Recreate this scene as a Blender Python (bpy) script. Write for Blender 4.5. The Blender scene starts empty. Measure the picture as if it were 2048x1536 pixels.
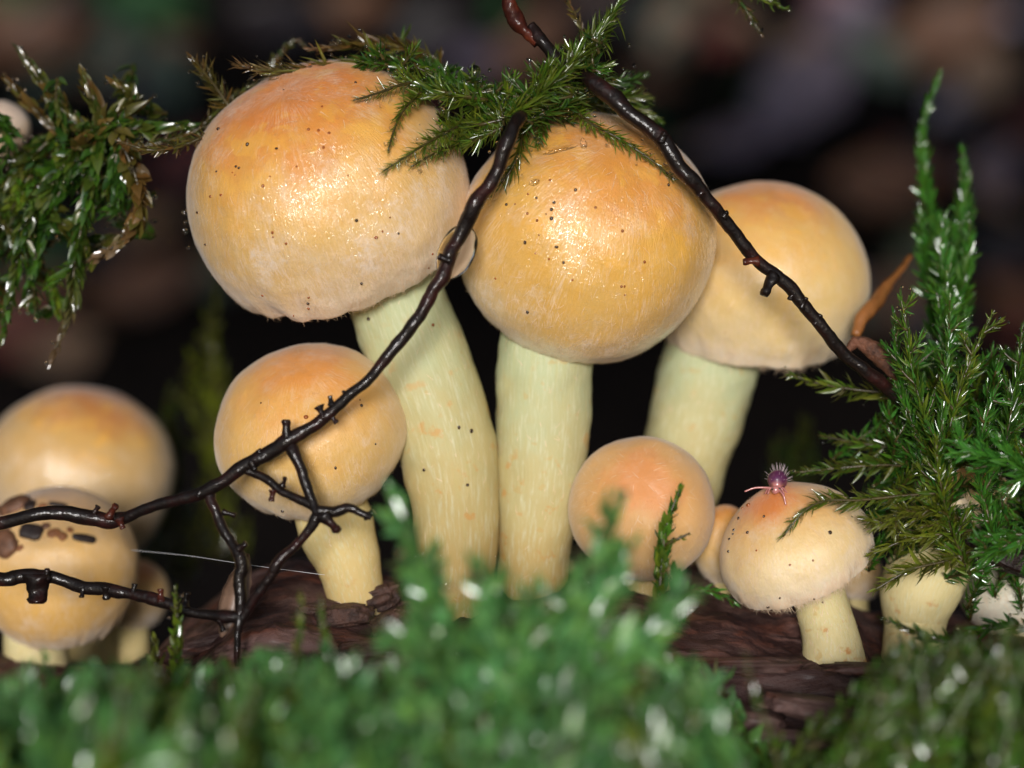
import bpy, math, random
import numpy as np
from mathutils import Vector, Matrix
from mathutils.bvhtree import BVHTree

# ------------------------------------------------------------------ camera, sky, sun, exposure
scene = bpy.context.scene
PITCH = math.radians(6.0)
D0 = 0.25                       # focus distance (m): a macro picture 11 cm wide
S = 0.112 / 2048                # metres per photo pixel at the focus plane
CAM = np.array([0.0, -0.25 * math.cos(PITCH), 0.0524])
FWD = np.array([0.0, math.cos(PITCH), -math.sin(PITCH)])
UP = np.array([0.0, math.sin(PITCH), math.cos(PITCH)])
RIGHT = np.array([1.0, 0.0, 0.0])

cam_data = bpy.data.cameras.new('camera')
cam_data.sensor_width = 36.0
cam_data.lens = 36.0 * D0 / 0.112
cam_data.clip_start = 0.01
cam_data.clip_end = 200.0
cam_data.dof.use_dof = True
cam_data.dof.focus_distance = D0 - 0.001
cam_data.dof.aperture_fstop = 11.5
cam_data.dof.aperture_blades = 0
cam = bpy.data.objects.new('camera', cam_data)
scene.collection.objects.link(cam)
cam.location = CAM.tolist()
cam.rotation_euler = (math.pi / 2 - PITCH, 0, 0)
scene.camera = cam

SUN_EL, SUN_AZ = math.radians(11.5), math.radians(-3.0)    # low sun behind the camera, slightly left
world = bpy.data.worlds.new('World')
scene.world = world
world.use_nodes = True
wn = world.node_tree
for n in list(wn.nodes):
    wn.nodes.remove(n)
wo = wn.nodes.new('ShaderNodeOutputWorld')
wb = wn.nodes.new('ShaderNodeBackground')
ws = wn.nodes.new('ShaderNodeTexSky')
ws.sky_type = 'NISHITA'
ws.sun_disc = False
ws.sun_elevation = SUN_EL
ws.sun_rotation = math.pi + SUN_AZ
wb.inputs['Strength'].default_value = 0.085
wn.links.new(ws.outputs[0], wb.inputs[0])
wn.links.new(wb.outputs[0], wo.inputs[0])

sun_data = bpy.data.lights.new('sun', 'SUN')
sun_data.energy = 3.6
sun_data.angle = math.radians(13.0)
sun_data.color = (1.0, 0.985, 0.985)
sun = bpy.data.objects.new('sun', sun_data)
scene.collection.objects.link(sun)
sd = Vector((math.sin(SUN_AZ) * math.cos(SUN_EL), -math.cos(SUN_AZ) * math.cos(SUN_EL), math.sin(SUN_EL)))
sun.rotation_euler = sd.to_track_quat('Z', 'Y').to_euler()

scene.view_settings.view_transform = 'Standard'
scene.view_settings.look = 'None'
scene.view_settings.exposure = 0.0
scene.view_settings.gamma = 1.0

# ------------------------------------------------------------------ helpers
rng = np.random.default_rng(7)
COL = scene.collection


def P(px, py, d):
    """photo pixel + distance behind the focus plane (cm) -> world point (m)"""
    D = D0 + d * 0.01
    k = S * D / D0
    return CAM + FWD * D + RIGHT * ((px - 1024) * k) + UP * ((768 - py) * k)


def nrm(v):
    v = np.asarray(v, float)
    return v / (np.linalg.norm(v, axis=-1, keepdims=True) + 1e-12)


def _hash(i, seed):
    h = (i[:, 0] * 374761393 + i[:, 1] * 668265263 + i[:, 2] * 2147483647 + seed * 974634541) & 0x7fffffff
    h = ((h ^ (h >> 13)) * 1274126177) & 0x7fffffff
    return ((h ^ (h >> 16)) & 0xffff) / 65535.0


def vnoise(p, seed=0):
    p = np.asarray(p, float)
    i = np.floor(p).astype(np.int64)
    f = p - i
    f = f * f * (3 - 2 * f)
    out = np.zeros(len(p))
    for a in (0, 1):
        for b in (0, 1):
            for c in (0, 1):
                w = (f[:, 0] if a else 1 - f[:, 0]) * (f[:, 1] if b else 1 - f[:, 1]) * (f[:, 2] if c else 1 - f[:, 2])
                out += w * _hash(i + np.array([a, b, c]), seed)
    return out * 2 - 1


def fbm(p, seed=0, octv=4):
    o, a = 0, 1.0
    p = np.asarray(p, float)
    for k in range(octv):
        o = o + a * vnoise(p, seed + k * 17)
        p = p * 2.03
        a *= 0.5
    return o


def smooth(x, a, b):
    t = np.clip((x - a) / (b - a), 0, 1)
    return t * t * (3 - 2 * t)


def catmull(pts, n):
    pts = np.asarray(pts, float)
    if len(pts) == 2:
        t = np.linspace(0, 1, n)[:, None]
        return pts[0] * (1 - t) + pts[1] * t
    ext = np.vstack([2 * pts[0] - pts[1], pts, 2 * pts[-1] - pts[-2]])
    seg = len(pts) - 1
    u = np.linspace(0, seg, n)
    i = np.minimum(u.astype(int), seg - 1)
    f = (u - i)[:, None]
    p0, p1, p2, p3 = ext[i], ext[i + 1], ext[i + 2], ext[i + 3]
    return 0.5 * (2 * p1 + (p2 - p0) * f + (2 * p0 - 5 * p1 + 4 * p2 - p3) * f ** 2 + (3 * p1 - p0 - 3 * p2 + p3) * f ** 3)


def frames(path):
    T = nrm(np.gradient(path, axis=0))
    n = np.cross(T[0], [0.13, 0.95, 0.27])
    if np.linalg.norm(n) < 1e-3:
        n = np.cross(T[0], [1, 0, 0])
    n = n / np.linalg.norm(n)
    N = np.zeros_like(path)
    for i in range(len(path)):
        n = n - T[i] * np.dot(n, T[i])
        n = n / np.linalg.norm(n)
        N[i] = n
    return T, N, np.cross(T, N)


def grid_tris(nr, ns, wrap=True, off=0):
    t = []
    m = ns if wrap else ns - 1
    i, j = np.meshgrid(np.arange(nr - 1), np.arange(m), indexing='ij')
    a = i * ns + j
    b = i * ns + (j + 1) % ns
    c = (i + 1) * ns + (j + 1) % ns
    d = (i + 1) * ns + j
    t = np.concatenate([np.stack([a, b, c], -1).reshape(-1, 3), np.stack([a, c, d], -1).reshape(-1, 3)])
    return t + off


def tube(path, rad, seg=16, rough=0.0, rscale=400, seed=0, caps=True, aspect=1.0):
    path = np.asarray(path, float)
    n = len(path)
    rad = np.broadcast_to(rad, (n,)).astype(float)
    T, N, B = frames(path)
    th = np.linspace(0, 2 * np.pi, seg, endpoint=False)
    dirs = N[:, None, :] * np.cos(th)[None, :, None] + B[:, None, :] * np.sin(th)[None, :, None] * aspect
    r = np.repeat(rad[:, None], seg, 1)
    V = path[:, None, :] + dirs * r[..., None]
    if rough:
        q = V.reshape(-1, 3)
        k = 1 + rough * fbm(q * rscale, seed, 3).reshape(n, seg)
        V = path[:, None, :] + dirs * (r * k)[..., None]
    V = V.reshape(-1, 3)
    F = grid_tris(n, seg)
    if caps:
        c0, c1 = len(V), len(V) + 1
        V = np.vstack([V, path[0], path[-1]])
        j = np.arange(seg)
        F = np.vstack([F, np.stack([np.full(seg, c0), (j + 1) % seg, j], -1),
                       np.stack([np.full(seg, c1), (n - 1) * seg + j, (n - 1) * seg + (j + 1) % seg], -1)])
    v = np.repeat(np.linspace(0, 1, n), seg)
    c, s = np.tile(np.cos(th), n), np.tile(np.sin(th), n)
    st = np.stack([c, s, v], -1)
    if caps:
        st = np.vstack([st, [0, 0, 0], [0, 0, 1]])
    return V, F, st


_ico = {}


def ico(sub=1):
    if sub not in _ico:
        import bmesh
        bm = bmesh.new()
        bmesh.ops.create_icosphere(bm, subdivisions=sub, radius=1)
        bm.verts.ensure_lookup_table()
        _ico[sub] = (np.array([v.co[:] for v in bm.verts]), np.array([[v.index for v in f.verts] for f in bm.faces]))
        bm.free()
    return _ico[sub]


def spheres(centers, radii, sub=1, squash=None):
    v0, f0 = ico(sub)
    centers = np.asarray(centers, float).reshape(-1, 3)
    radii = np.broadcast_to(radii, (len(centers),))
    V = centers[:, None, :] + v0[None] * radii[:, None, None] * (1 if squash is None else np.asarray(squash)[None, None, :])
    F = f0[None] + (np.arange(len(centers)) * len(v0))[:, None, None]
    return V.reshape(-1, 3), F.reshape(-1, 3)


class MB:
    def __init__(s):
        s.v, s.f, s.c, s.st, s.n = [], [], [], [], 0

    def add(s, V, F, col=None, st=None):
        s.v.append(V)
        s.f.append(np.asarray(F) + s.n)
        s.c.append(np.broadcast_to(col if col is not None else (1, 1, 1), (len(V), 3)))
        s.st.append(st if st is not None else np.zeros((len(V), 3)))
        s.n += len(V)

    def build(s, name, mat, parent=None, **k):
        if not s.v:
            return None
        return mk(name, np.vstack(s.v), np.vstack(s.f), mat, parent, col=np.vstack(s.c), st=np.vstack(s.st), **k)


def raw_mesh(name, V, F, col=None, st=None, t=None, smooth_shade=True):
    me = bpy.data.meshes.new(name)
    V = np.ascontiguousarray(V, dtype=np.float32)
    F = np.ascontiguousarray(F, dtype=np.int32)
    me.vertices.add(len(V))
    me.vertices.foreach_set('co', V.ravel())
    me.loops.add(F.size)
    me.loops.foreach_set('vertex_index', F.ravel())
    me.polygons.add(len(F))
    me.polygons.foreach_set('loop_start', np.arange(0, F.size, 3, dtype=np.int32))
    me.polygons.foreach_set('loop_total', np.full(len(F), 3, dtype=np.int32))
    if smooth_shade:
        me.polygons.foreach_set('use_smooth', np.ones(len(F), dtype=bool))
    if col is not None:
        a = me.attributes.new('Col', 'FLOAT_COLOR', 'POINT')
        c4 = np.ones((len(V), 4), np.float32)
        c4[:, :3] = col
        a.data.foreach_set('color', c4.ravel())
    if st is not None:
        a = me.attributes.new('st', 'FLOAT_VECTOR', 'POINT')
        a.data.foreach_set('vector', np.ascontiguousarray(st, np.float32).ravel())
    if t is not None:
        a = me.attributes.new('t', 'FLOAT', 'POINT')
        a.data.foreach_set('value', np.ascontiguousarray(t, np.float32))
    me.update()
    me.validate()
    return me


def mk(name, V, F, mat, parent=None, col=None, st=None, t=None, smooth_shade=True, origin=None):
    V = np.asarray(V, float)
    if parent is not None:
        o = np.array(parent['_w'])
    elif origin is not None:
        o = np.array(origin, float)
    else:
        lo, hi = V.min(0), V.max(0)
        o = np.array([(lo[0] + hi[0]) / 2, (lo[1] + hi[1]) / 2, lo[2]])
    ob = bpy.data.objects.new(name, raw_mesh(name, V - o, F, col, st, t, smooth_shade))
    ob.data.materials.append(mat)
    COL.objects.link(ob)
    ob['_w'] = [float(x) for x in o]
    if parent is not None:
        ob.parent = parent
        # children keep the parent's origin: identity local matrix
    else:
        ob.location = o
    return ob


def empty(name, loc, label, cat, group=None):
    e = bpy.data.objects.new(name, None)
    e.empty_display_size = 0.005
    COL.objects.link(e)
    e.location = [float(x) for x in loc]
    e['_w'] = [float(x) for x in loc]
    return tag(e, label, cat, group)


def tag(o, label, cat, group=None, kind=None):
    o['label'] = label
    o['category'] = cat
    if group:
        o['group'] = group
    if kind:
        o['kind'] = kind
    return o


# ------------------------------------------------------------------ materials
class NT:
    def __init__(s, name):
        s.m = bpy.data.materials.new(name)
        s.m.use_nodes = True
        s.t = s.m.node_tree
        for n in list(s.t.nodes):
            s.t.nodes.remove(n)
        s.out = s.t.nodes.new('ShaderNodeOutputMaterial')

    def n(s, typ, **k):
        nd = s.t.nodes.new('ShaderNode' + typ)
        for a, b in k.items():
            setattr(nd, a, b)
        return nd

    def l(s, a, b):
        s.t.links.new(a, b)

    def val(s, sock, v):
        if hasattr(v, 'default_value') or hasattr(v, 'is_output'):
            s.l(v, sock)
        else:
            sock.default_value = v

    def math(s, op, a, b=0.0, c=0.0, clamp=False):
        nd = s.n('Math', operation=op, use_clamp=clamp)
        for i, v in enumerate((a, b, c)):
            s.val(nd.inputs[i], v)
        return nd.outputs[0]

    def mix(s, fac, a, b):
        nd = s.n('Mix', data_type='RGBA')
        s.val(nd.inputs[0], fac)
        for i, v in ((6, a), (7, b)):
            if isinstance(v, tuple):
                nd.inputs[i].default_value = (*v, 1)
            else:
                s.l(v, nd.inputs[i])
        return nd.outputs[2]

    def noise(s, vec, scale, detail=3.0, rough=0.55, dist=0.0):
        nd = s.n('TexNoise')
        if vec is not None:
            s.l(vec, nd.inputs['Vector'])
        nd.inputs['Scale'].default_value = scale
        nd.inputs['Detail'].default_value = detail
        nd.inputs['Roughness'].default_value = rough
        nd.inputs['Distortion'].default_value = dist
        return nd.outputs[0]

    def ramp(s, fac, stops):
        nd = s.n('ValToRGB')
        s.l(fac, nd.inputs[0])
        el = nd.color_ramp.elements
        while len(el) > 1:
            el.remove(el[0])
        el[0].position = stops[0][0]
        el[0].color = (*stops[0][1], 1)
        for p, c in stops[1:]:
            e = el.new(p)
            e.color = (*c, 1)
        return nd.outputs[0]

    def step(s, v, a, b):
        nd = s.n('MapRange', interpolation_type='SMOOTHSTEP')
        s.val(nd.inputs[0], v)
        nd.inputs[1].default_value = a
        nd.inputs[2].default_value = b
        return nd.outputs[0]

    def attr(s, name):
        nd = s.n('Attribute')
        nd.attribute_name = name
        return nd

    def obj(s):
        return s.n('TexCoord').outputs['Object']

    def bump(s, h, strength, dist, normal=None):
        nd = s.n('Bump')
        nd.inputs['Strength'].default_value = strength
        nd.inputs['Distance'].default_value = dist
        s.l(h, nd.inputs['Height'])
        if normal is not None:
            s.l(normal, nd.inputs['Normal'])
        return nd.outputs[0]

    def principled(s, color, rough=0.5, **k):
        p = s.n('BsdfPrincipled')
        if isinstance(color, tuple):
            p.inputs['Base Color'].default_value = (*color, 1)
        else:
            s.l(color, p.inputs['Base Color'])
        s.val(p.inputs['Roughness'], rough)
        for a, b in k.items():
            s.val(p.inputs[a.replace('_', ' ')], b)
        s.p = p
        return p

    def done(s, shader=None):
        s.l(shader if shader is not None else s.p.outputs[0], s.out.inputs[0])
        return s.m


def cap_material(name, apex, mid, low, rim, wet=0.6, apex_w=0.30, white=0.6, seed=0.0, sparkle=1.0, spots=0.7):
    N = NT(name)
    o = N.obj()
    mp = N.n('Mapping')
    mp.inputs['Location'].default_value = (seed, seed * 0.7, seed * 0.3)
    N.l(o, mp.inputs[0])
    ov = mp.outputs[0]
    t = N.attr('t').outputs['Fac']
    st = N.attr('st').outputs['Vector']
    blot = N.noise(ov, 170, 5, 0.6)
    blot2 = N.noise(ov, 520, 4, 0.6)
    tt = N.math('ADD', t, N.math('MULTIPLY', N.math('SUBTRACT', blot, 0.5), 0.55))
    tt = N.math('ADD', tt, N.math('MULTIPLY', N.math('SUBTRACT', blot2, 0.5), 0.16))
    c = N.ramp(tt, [(0.0, apex), (apex_w * 0.45, apex), (apex_w * 1.25, mid), (0.66, low), (0.98, rim)])
    # water-soaked yellow patches round the disc
    sp = N.noise(ov, 330, 2, 0.5, 0.4)
    zone = N.math('MULTIPLY', N.step(t, 0.05, 0.15), N.math('SUBTRACT', 1.0, N.step(t, 0.38, 0.6)))
    c = N.mix(N.math('MULTIPLY', N.math('MULTIPLY', N.step(sp, 0.53, 0.63), zone), N.math('MULTIPLY', spots, 0.6)), c, (0.74, 0.38, 0.055))
    # white silky veil fibres
    stv = N.n('Mapping')
    stv.inputs['Scale'].default_value = (1, 1, 0.35)
    N.l(st, stv.inputs[0])
    f1 = N.noise(stv.outputs[0], 55, 5, 0.7, 0.9)
    f2 = N.noise(stv.outputs[0], 18, 3, 0.6, 0.6)
    veil = N.math('ADD', N.math('MULTIPLY', N.step(t, 0.30, 1.0), 0.45), N.math('MULTIPLY', N.step(t, 0.72, 0.98), 0.35))
    patch = N.step(N.noise(ov, 240, 4, 0.65), 0.42, 0.72)
    fac = N.math('MULTIPLY', N.step(N.math('ADD', N.math('MULTIPLY', f1, 0.7), N.math('MULTIPLY', f2, 0.3)), 0.44, 0.62),
                 N.math('ADD', N.math('MULTIPLY', veil, 0.6), N.math('MULTIPLY', patch, 0.35)))
    fac = N.math('MULTIPLY', fac, white * 1.25, clamp=True)
    c = N.mix(fac, c, (0.80, 0.63, 0.48))
    fuzz = N.step(N.noise(ov, 210, 6, 0.72), 0.50, 0.70)
    stip = N.math('ADD', 0.45, N.math('MULTIPLY', N.step(N.noise(ov, 2300, 3, 0.7, 0.5), 0.38, 0.62), 0.55))
    fz = N.math('MULTIPLY', N.math('MULTIPLY', fuzz, stip), N.math('ADD', 0.25, N.math('MULTIPLY', N.step(t, 0.22, 0.95), 0.70)))
    c = N.mix(N.math('MULTIPLY', fz, min(1.0, white * 1.1)), c, (0.74, 0.62, 0.52))
    edge = N.math('MULTIPLY', N.step(N.math('ADD', t, N.math('MULTIPLY', N.math('SUBTRACT', blot2, 0.5), 0.25)), 0.84, 1.0), N.math('MULTIPLY', stip, 0.7))
    c = N.mix(edge, c, (0.74, 0.63, 0.52))
    # small brown stains
    stn = N.step(N.noise(ov, 900, 2, 0.5), 0.70, 0.76)
    c = N.mix(N.math('MULTIPLY', stn, 0.25), c, (0.42, 0.16, 0.03))
    fine = N.noise(stv.outputs[0], 85, 3, 0.7, 0.3)
    fineb = N.noise(ov, 2600, 3, 0.6)
    b1 = N.bump(N.math('ADD', N.math('MULTIPLY', fine, 0.6), N.math('MULTIPLY', fineb, 0.5)), 0.5, 0.00022)
    wetn = N.noise(ov, 1800, 2, 0.6, 1.2)
    wn_ = N.math('ADD', N.math('MULTIPLY', wetn, 0.8), N.math('MULTIPLY', N.noise(stv.outputs[0], 30, 2, 0.5, 0.4), 0.5))
    b2 = N.bump(wn_, 0.9 * sparkle, 0.00026)
    wmask = N.math('MULTIPLY', N.math('ADD', 0.4, N.math('MULTIPLY', N.step(N.noise(ov, 210, 3, 0.5), 0.36, 0.58), 0.6)), wet)
    wmask = N.math('MULTIPLY', wmask, N.math('SUBTRACT', 1.0, N.math('MULTIPLY', N.step(t, 0.68, 0.97), 0.8)))
    N.principled(c, 0.37, Specular_IOR_Level=0.5,
                 Coat_Roughness=0.05, Coat_IOR=1.65, Sheen_Weight=0.2, Sheen_Roughness=0.45)
    N.l(b1, N.p.inputs['Normal'])
    N.l(b2, N.p.inputs['Coat Normal'])
    N.l(wmask, N.p.inputs['Coat Weight'])
    return N.done()


def stem_material(name, top=(0.42, 0.455, 0.26), low=(0.50, 0.345, 0.12), stain=(0.55, 0.25, 0.05), amount=1.0):
    N = NT(name)
    o = N.obj()
    st = N.attr('st')
    sep = N.n('SeparateXYZ')
    N.l(st.outputs['Vector'], sep.inputs[0])
    v = sep.outputs[2]
    mp = N.n('Mapping')
    mp.inputs['Scale'].default_value = (1, 1, 1.1)
    N.l(st.outputs['Vector'], mp.inputs[0])
    blot = N.noise(o, 160, 4, 0.6)
    vv = N.math('ADD', v, N.math('MULTIPLY', N.math('SUBTRACT', blot, 0.5), 0.5))
    c = N.ramp(vv, [(0.20, low), (0.52, tuple(0.45 * a + 0.55 * b for a, b in zip(top, low))), (0.78, top), (1.0, top)])
    fib = N.noise(mp.outputs[0], 14, 5, 0.7, 0.3)
    c = N.mix(N.math('MULTIPLY', N.step(fib, 0.48, 0.70), 0.55), c, (0.60, 0.60, 0.42))
    c = N.mix(N.math('MULTIPLY', N.step(N.noise(mp.outputs[0], 9, 4, 0.6), 0.50, 0.68), 0.26), c, (0.44, 0.38, 0.14))
    sn = N.step(N.noise(o, 420, 4, 0.6), 0.58, 0.70)
    c = N.mix(N.math('MULTIPLY', N.math('MULTIPLY', sn, N.math('SUBTRACT', 1.0, N.step(v, 0.45, 0.9))), 0.6 * amount), c, stain)
    ob = N.step(N.noise(o, 620, 2, 0.5), 0.66, 0.72)
    c = N.mix(N.math('MULTIPLY', ob, 0.35 * amount), c, (0.50, 0.30, 0.08))
    h = N.math('ADD', N.math('MULTIPLY', N.noise(mp.outputs[0], 26, 4, 0.7), 0.7), N.math('MULTIPLY', N.noise(o, 1500, 3), 0.4))
    N.principled(c, 0.6, Specular_IOR_Level=0.3)
    N.l(N.bump(h, 0.5, 0.00028), N.p.inputs['Normal'])
    return N.done()


def simple_mat(name, col, rough=0.5, var=0.25, scale=400, bump=0.3, bdist=0.0002, col2=None, **k):
    N = NT(name)
    o = N.obj()
    n1 = N.noise(o, scale, 5, 0.65)
    b = col2 if col2 else tuple(x * (1 - var) for x in col)
    c = N.mix(N.step(n1, 0.35, 0.65), b, col)
    N.principled(c, rough, **k)
    if bump:
        N.l(N.bump(N.noise(o, scale * 3, 4, 0.65), bump, bdist), N.p.inputs['Normal'])
    return N.done()


def moss_material(name, rough=0.28, transl=0.35, spec=0.6, crough=0.08, cior=1.45):
    N = NT(name)
    c = N.attr('Col').outputs['Color']
    o = N.obj()
    n = N.noise(o, 900, 3, 0.6)
    hs = N.n('HueSaturation')
    N.l(c, hs.inputs['Color'])
    N.l(N.math('ADD', 0.7, N.math('MULTIPLY', n, 0.6)), hs.inputs['Value'])
    N.principled(hs.outputs[0], rough, Specular_IOR_Level=spec, Coat_Weight=0.9, Coat_Roughness=crough, Coat_IOR=cior)
    tr = N.n('BsdfTranslucent')
    br = N.n('HueSaturation')
    br.inputs['Value'].default_value = 1.6
    br.inputs['Saturation'].default_value = 1.05
    N.l(hs.outputs[0], br.inputs['Color'])
    N.l(br.outputs[0], tr.inputs[0])
    mx = N.n('MixShader')
    mx.inputs[0].default_value = transl
    N.l(N.p.outputs[0], mx.inputs[1])
    N.l(tr.outputs[0], mx.inputs[2])
    return N.done(mx.outputs[0])


M = {}
M['fibre'] = simple_mat('white_veil_fibre', (0.74, 0.56, 0.38), 0.5, var=0.1, bump=0, Specular_IOR_Level=0.4)
M['moss'] = moss_material('wet_moss', crough=0.14, cior=1.6)
M['moss_front'] = moss_material('wet_front_moss', rough=0.35, transl=0.3, crough=0.22, cior=1.8)
M['moss_stem'] = simple_mat('moss_stem_brown', (0.06, 0.045, 0.012), 0.35, var=0.5)
M['speck'] = simple_mat('dark_speck', (0.05, 0.018, 0.006), 0.18, var=0.6, bump=0, Coat_Weight=0.8)
M['speck_red'] = simple_mat('rusty_speck', (0.30, 0.075, 0.012), 0.2, var=0.4, bump=0, Coat_Weight=0.8)


def water_mat():
    N = NT('clear_water')
    N.principled((1, 1, 1), 0.02, Transmission_Weight=1.0, IOR=1.33, Specular_IOR_Level=0.5)
    return N.done()


M['water'] = water_mat()


def twig_mat(name, a=(0.006, 0.0035, 0.003), b=(0.032, 0.007, 0.006)):
    N = NT(name)
    o = N.obj()
    n1 = N.noise(o, 220, 4, 0.6)
    c = N.mix(N.step(n1, 0.45, 0.75), a, b)
    grain = N.noise(o, 1400, 4, 0.7)
    lump = N.noise(o, 420, 3, 0.6)
    N.principled(c, 0.5, Specular_IOR_Level=0.15, Coat_Weight=0.6, Coat_Roughness=0.03, Coat_IOR=1.36)
    N.l(N.bump(N.math('ADD', grain, N.math('MULTIPLY', lump, 1.5)), 0.5, 0.0003), N.p.inputs['Normal'])
    N.l(N.bump(N.math('ADD', N.noise(o, 700, 2), N.math('MULTIPLY', grain, 0.5)), 0.6, 0.0002), N.p.inputs['Coat Normal'])
    return N.done()


M['twig'] = twig_mat('wet_black_twig')
M['twig_red'] = twig_mat('wet_red_twig', (0.03, 0.006, 0.004), (0.13, 0.026, 0.010))


def log_mat():
    N = NT('rotting_wood')
    o = N.obj()
    mp = N.n('Mapping')
    mp.inputs['Scale'].default_value = (0.22, 1.0, 1.0)
    mp.inputs['Rotation'].default_value = (0, math.radians(-4), 0)
    N.l(o, mp.inputs[0])
    g = N.noise(mp.outputs[0], 420, 6, 0.7, 0.4)
    g2 = N.noise(mp.outputs[0], 130, 4, 0.6, 0.8)
    c = N.ramp(g2, [(0.25, (0.022, 0.012, 0.009)), (0.42, (0.07, 0.036, 0.031)), (0.52, (0.11, 0.036, 0.021)), (0.60, (0.15, 0.085, 0.074)), (0.75, (0.055, 0.025, 0.019))])
    c = N.mix(N.step(g, 0.42, 0.60), (0.030, 0.012, 0.010), c)
    c = N.mix(N.math('MULTIPLY', N.step(N.noise(o, 90, 4), 0.5, 0.7), 0.5), c, (0.17, 0.10, 0.08))
    h = N.math('ADD', g, N.math('MULTIPLY', N.noise(o, 1200, 5, 0.7), 0.5))
    N.principled(c, 0.65, Specular_IOR_Level=0.25, Coat_Weight=0.08, Coat_Roughness=0.3)
    N.l(N.bump(h, 0.8, 0.0006), N.p.inputs['Normal'])
    return N.done()


M['log'] = log_mat()
M['bark'] = simple_mat('crumbly_bark', (0.10, 0.045, 0.030), 0.6, var=0.7, scale=500, bump=0.8, bdist=0.0006)
M['soil'] = simple_mat('dark_forest_soil', (0.011, 0.0075, 0.006), 0.9, var=0.6, scale=60, bump=0.8, bdist=0.003, Specular_IOR_Level=0.1)

# ------------------------------------------------------------------ ground and far bank
def ground_h(x, y):
    x, y = np.asarray(x, float), np.asarray(y, float)
    z = -0.019 - 0.014 * smooth(y, 0.01, 0.05) - 0.25 * smooth(y, 0.06, 0.6)
    z = z + 1.0 * (np.clip(y, 1.3, 2.4) - 1.3) + 0.05 * np.maximum(0, y - 2.4)
    p = np.stack([x, y, x * 0], -1)
    z = z + 0.016 * fbm(p * 12, 3, 3) * smooth(y, 0.06, 0.2) + 0.0012 * fbm(p * 180, 5, 3)
    return z


def axis_samples(a, n):
    u = np.linspace(-1, 1, n)
    return np.sinh(u * a) / np.sinh(a)


gx = axis_samples(6.5, 150) * 40
gy = axis_samples(6.5, 170) * 40 + 0.12
GX, GY = np.meshgrid(gx, gy)
GV = np.stack([GX.ravel(), GY.ravel(), ground_h(GX.ravel(), GY.ravel())], -1)
GF = grid_tris(170, 150, wrap=False)
ground = mk('ground', GV, GF, M['soil'], origin=(0, 0, 0))
ground['kind'] = 'structure'
BVH_G = BVHTree.FromPolygons([tuple(v) for v in GV], [tuple(int(i) for i in f) for f in GF])


def ray(px, py):
    return Vector(CAM), Vector(nrm(P(px, py, 10) - CAM))


def hit_ground(px, py):
    o, d = ray(px, py)
    h = BVH_G.ray_cast(o, d)
    return (np.array(h[0]), np.array(h[1])) if h[0] else (P(px, py, 60), np.array([0, -1, 0]))


# ------------------------------------------------------------------ the rotting log the mushrooms grow on
def log_top(x):
    """height of the log's crest along x (m)"""
    x = np.asarray(x, float)
    return (-0.0115 * smooth(-x, 0.024, 0.048) - 0.0018 * smooth(x, 0.02, 0.035) + 0.0012 * np.sin(x * 160) - 0.003 * smooth(-x, 0.05, 0.09) - 0.005 * smooth(x, 0.036, 0.043))


prof = np.array([[-0.014, -0.035], [-0.0125, -0.024], [-0.0115, -0.014], [-0.0095, -0.0085], [-0.0072, -0.0045], [-0.0058, -0.0018],
                 [-0.003, -0.0006], [0.002, 0.0004], [0.008, 0.0022], [0.016, 0.0034], [0.026, 0.001], [0.036, -0.008], [0.043, -0.02], [0.045, -0.036]])
pr = catmull(np.c_[prof, np.zeros(len(prof))], 130)[:, :2]
lx = np.linspace(-0.17, 0.17, 420)
LX = np.repeat(lx[:, None], len(pr), 1)
LY = np.repeat(pr[None, :, 0], len(lx), 0) + 0.0015 * np.sin(lx * 70)[:, None]
LZ = np.repeat(pr[None, :, 1], len(lx), 0) + log_top(lx)[:, None]
LV = np.stack([LX.ravel(), LY.ravel(), LZ.ravel()], -1)
q = LV * np.array([30, 160, 260])
dn = fbm(q, 11, 4)
ridge = -np.abs(fbm(LV * np.array([45, 420, 620]), 23, 3))
front = smooth(-LV[:, 1], -0.001, 0.007)
LV[:, 1] -= (0.0008 * dn + 0.0010 * ridge) * (0.3 + 0.7 * front)
LV[:, 2] += 0.0007 * dn + 0.0004 * fbm(LV * 700, 31, 2)
LF = grid_tris(len(lx), len(pr), wrap=False)
log = empty('fallen_log', (0, 0.01, -0.033), 'rotting reddish brown log under the mushroom cluster, with splintered wood', 'log')
mk('wood', LV, LF, M['log'], log)
BVH_L = BVHTree.FromPolygons([tuple(v) for v in LV], [tuple(int(i) for i in f) for f in LF])


def log_z(x, y):
    h = BVH_L.ray_cast(Vector((x, y, 0.2)), Vector((0, 0, -1)))
    return h[0].z if h[0] else float(ground_h([x], [y])[0])


# ------------------------------------------------------------------ mushrooms
CAPS = []


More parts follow.
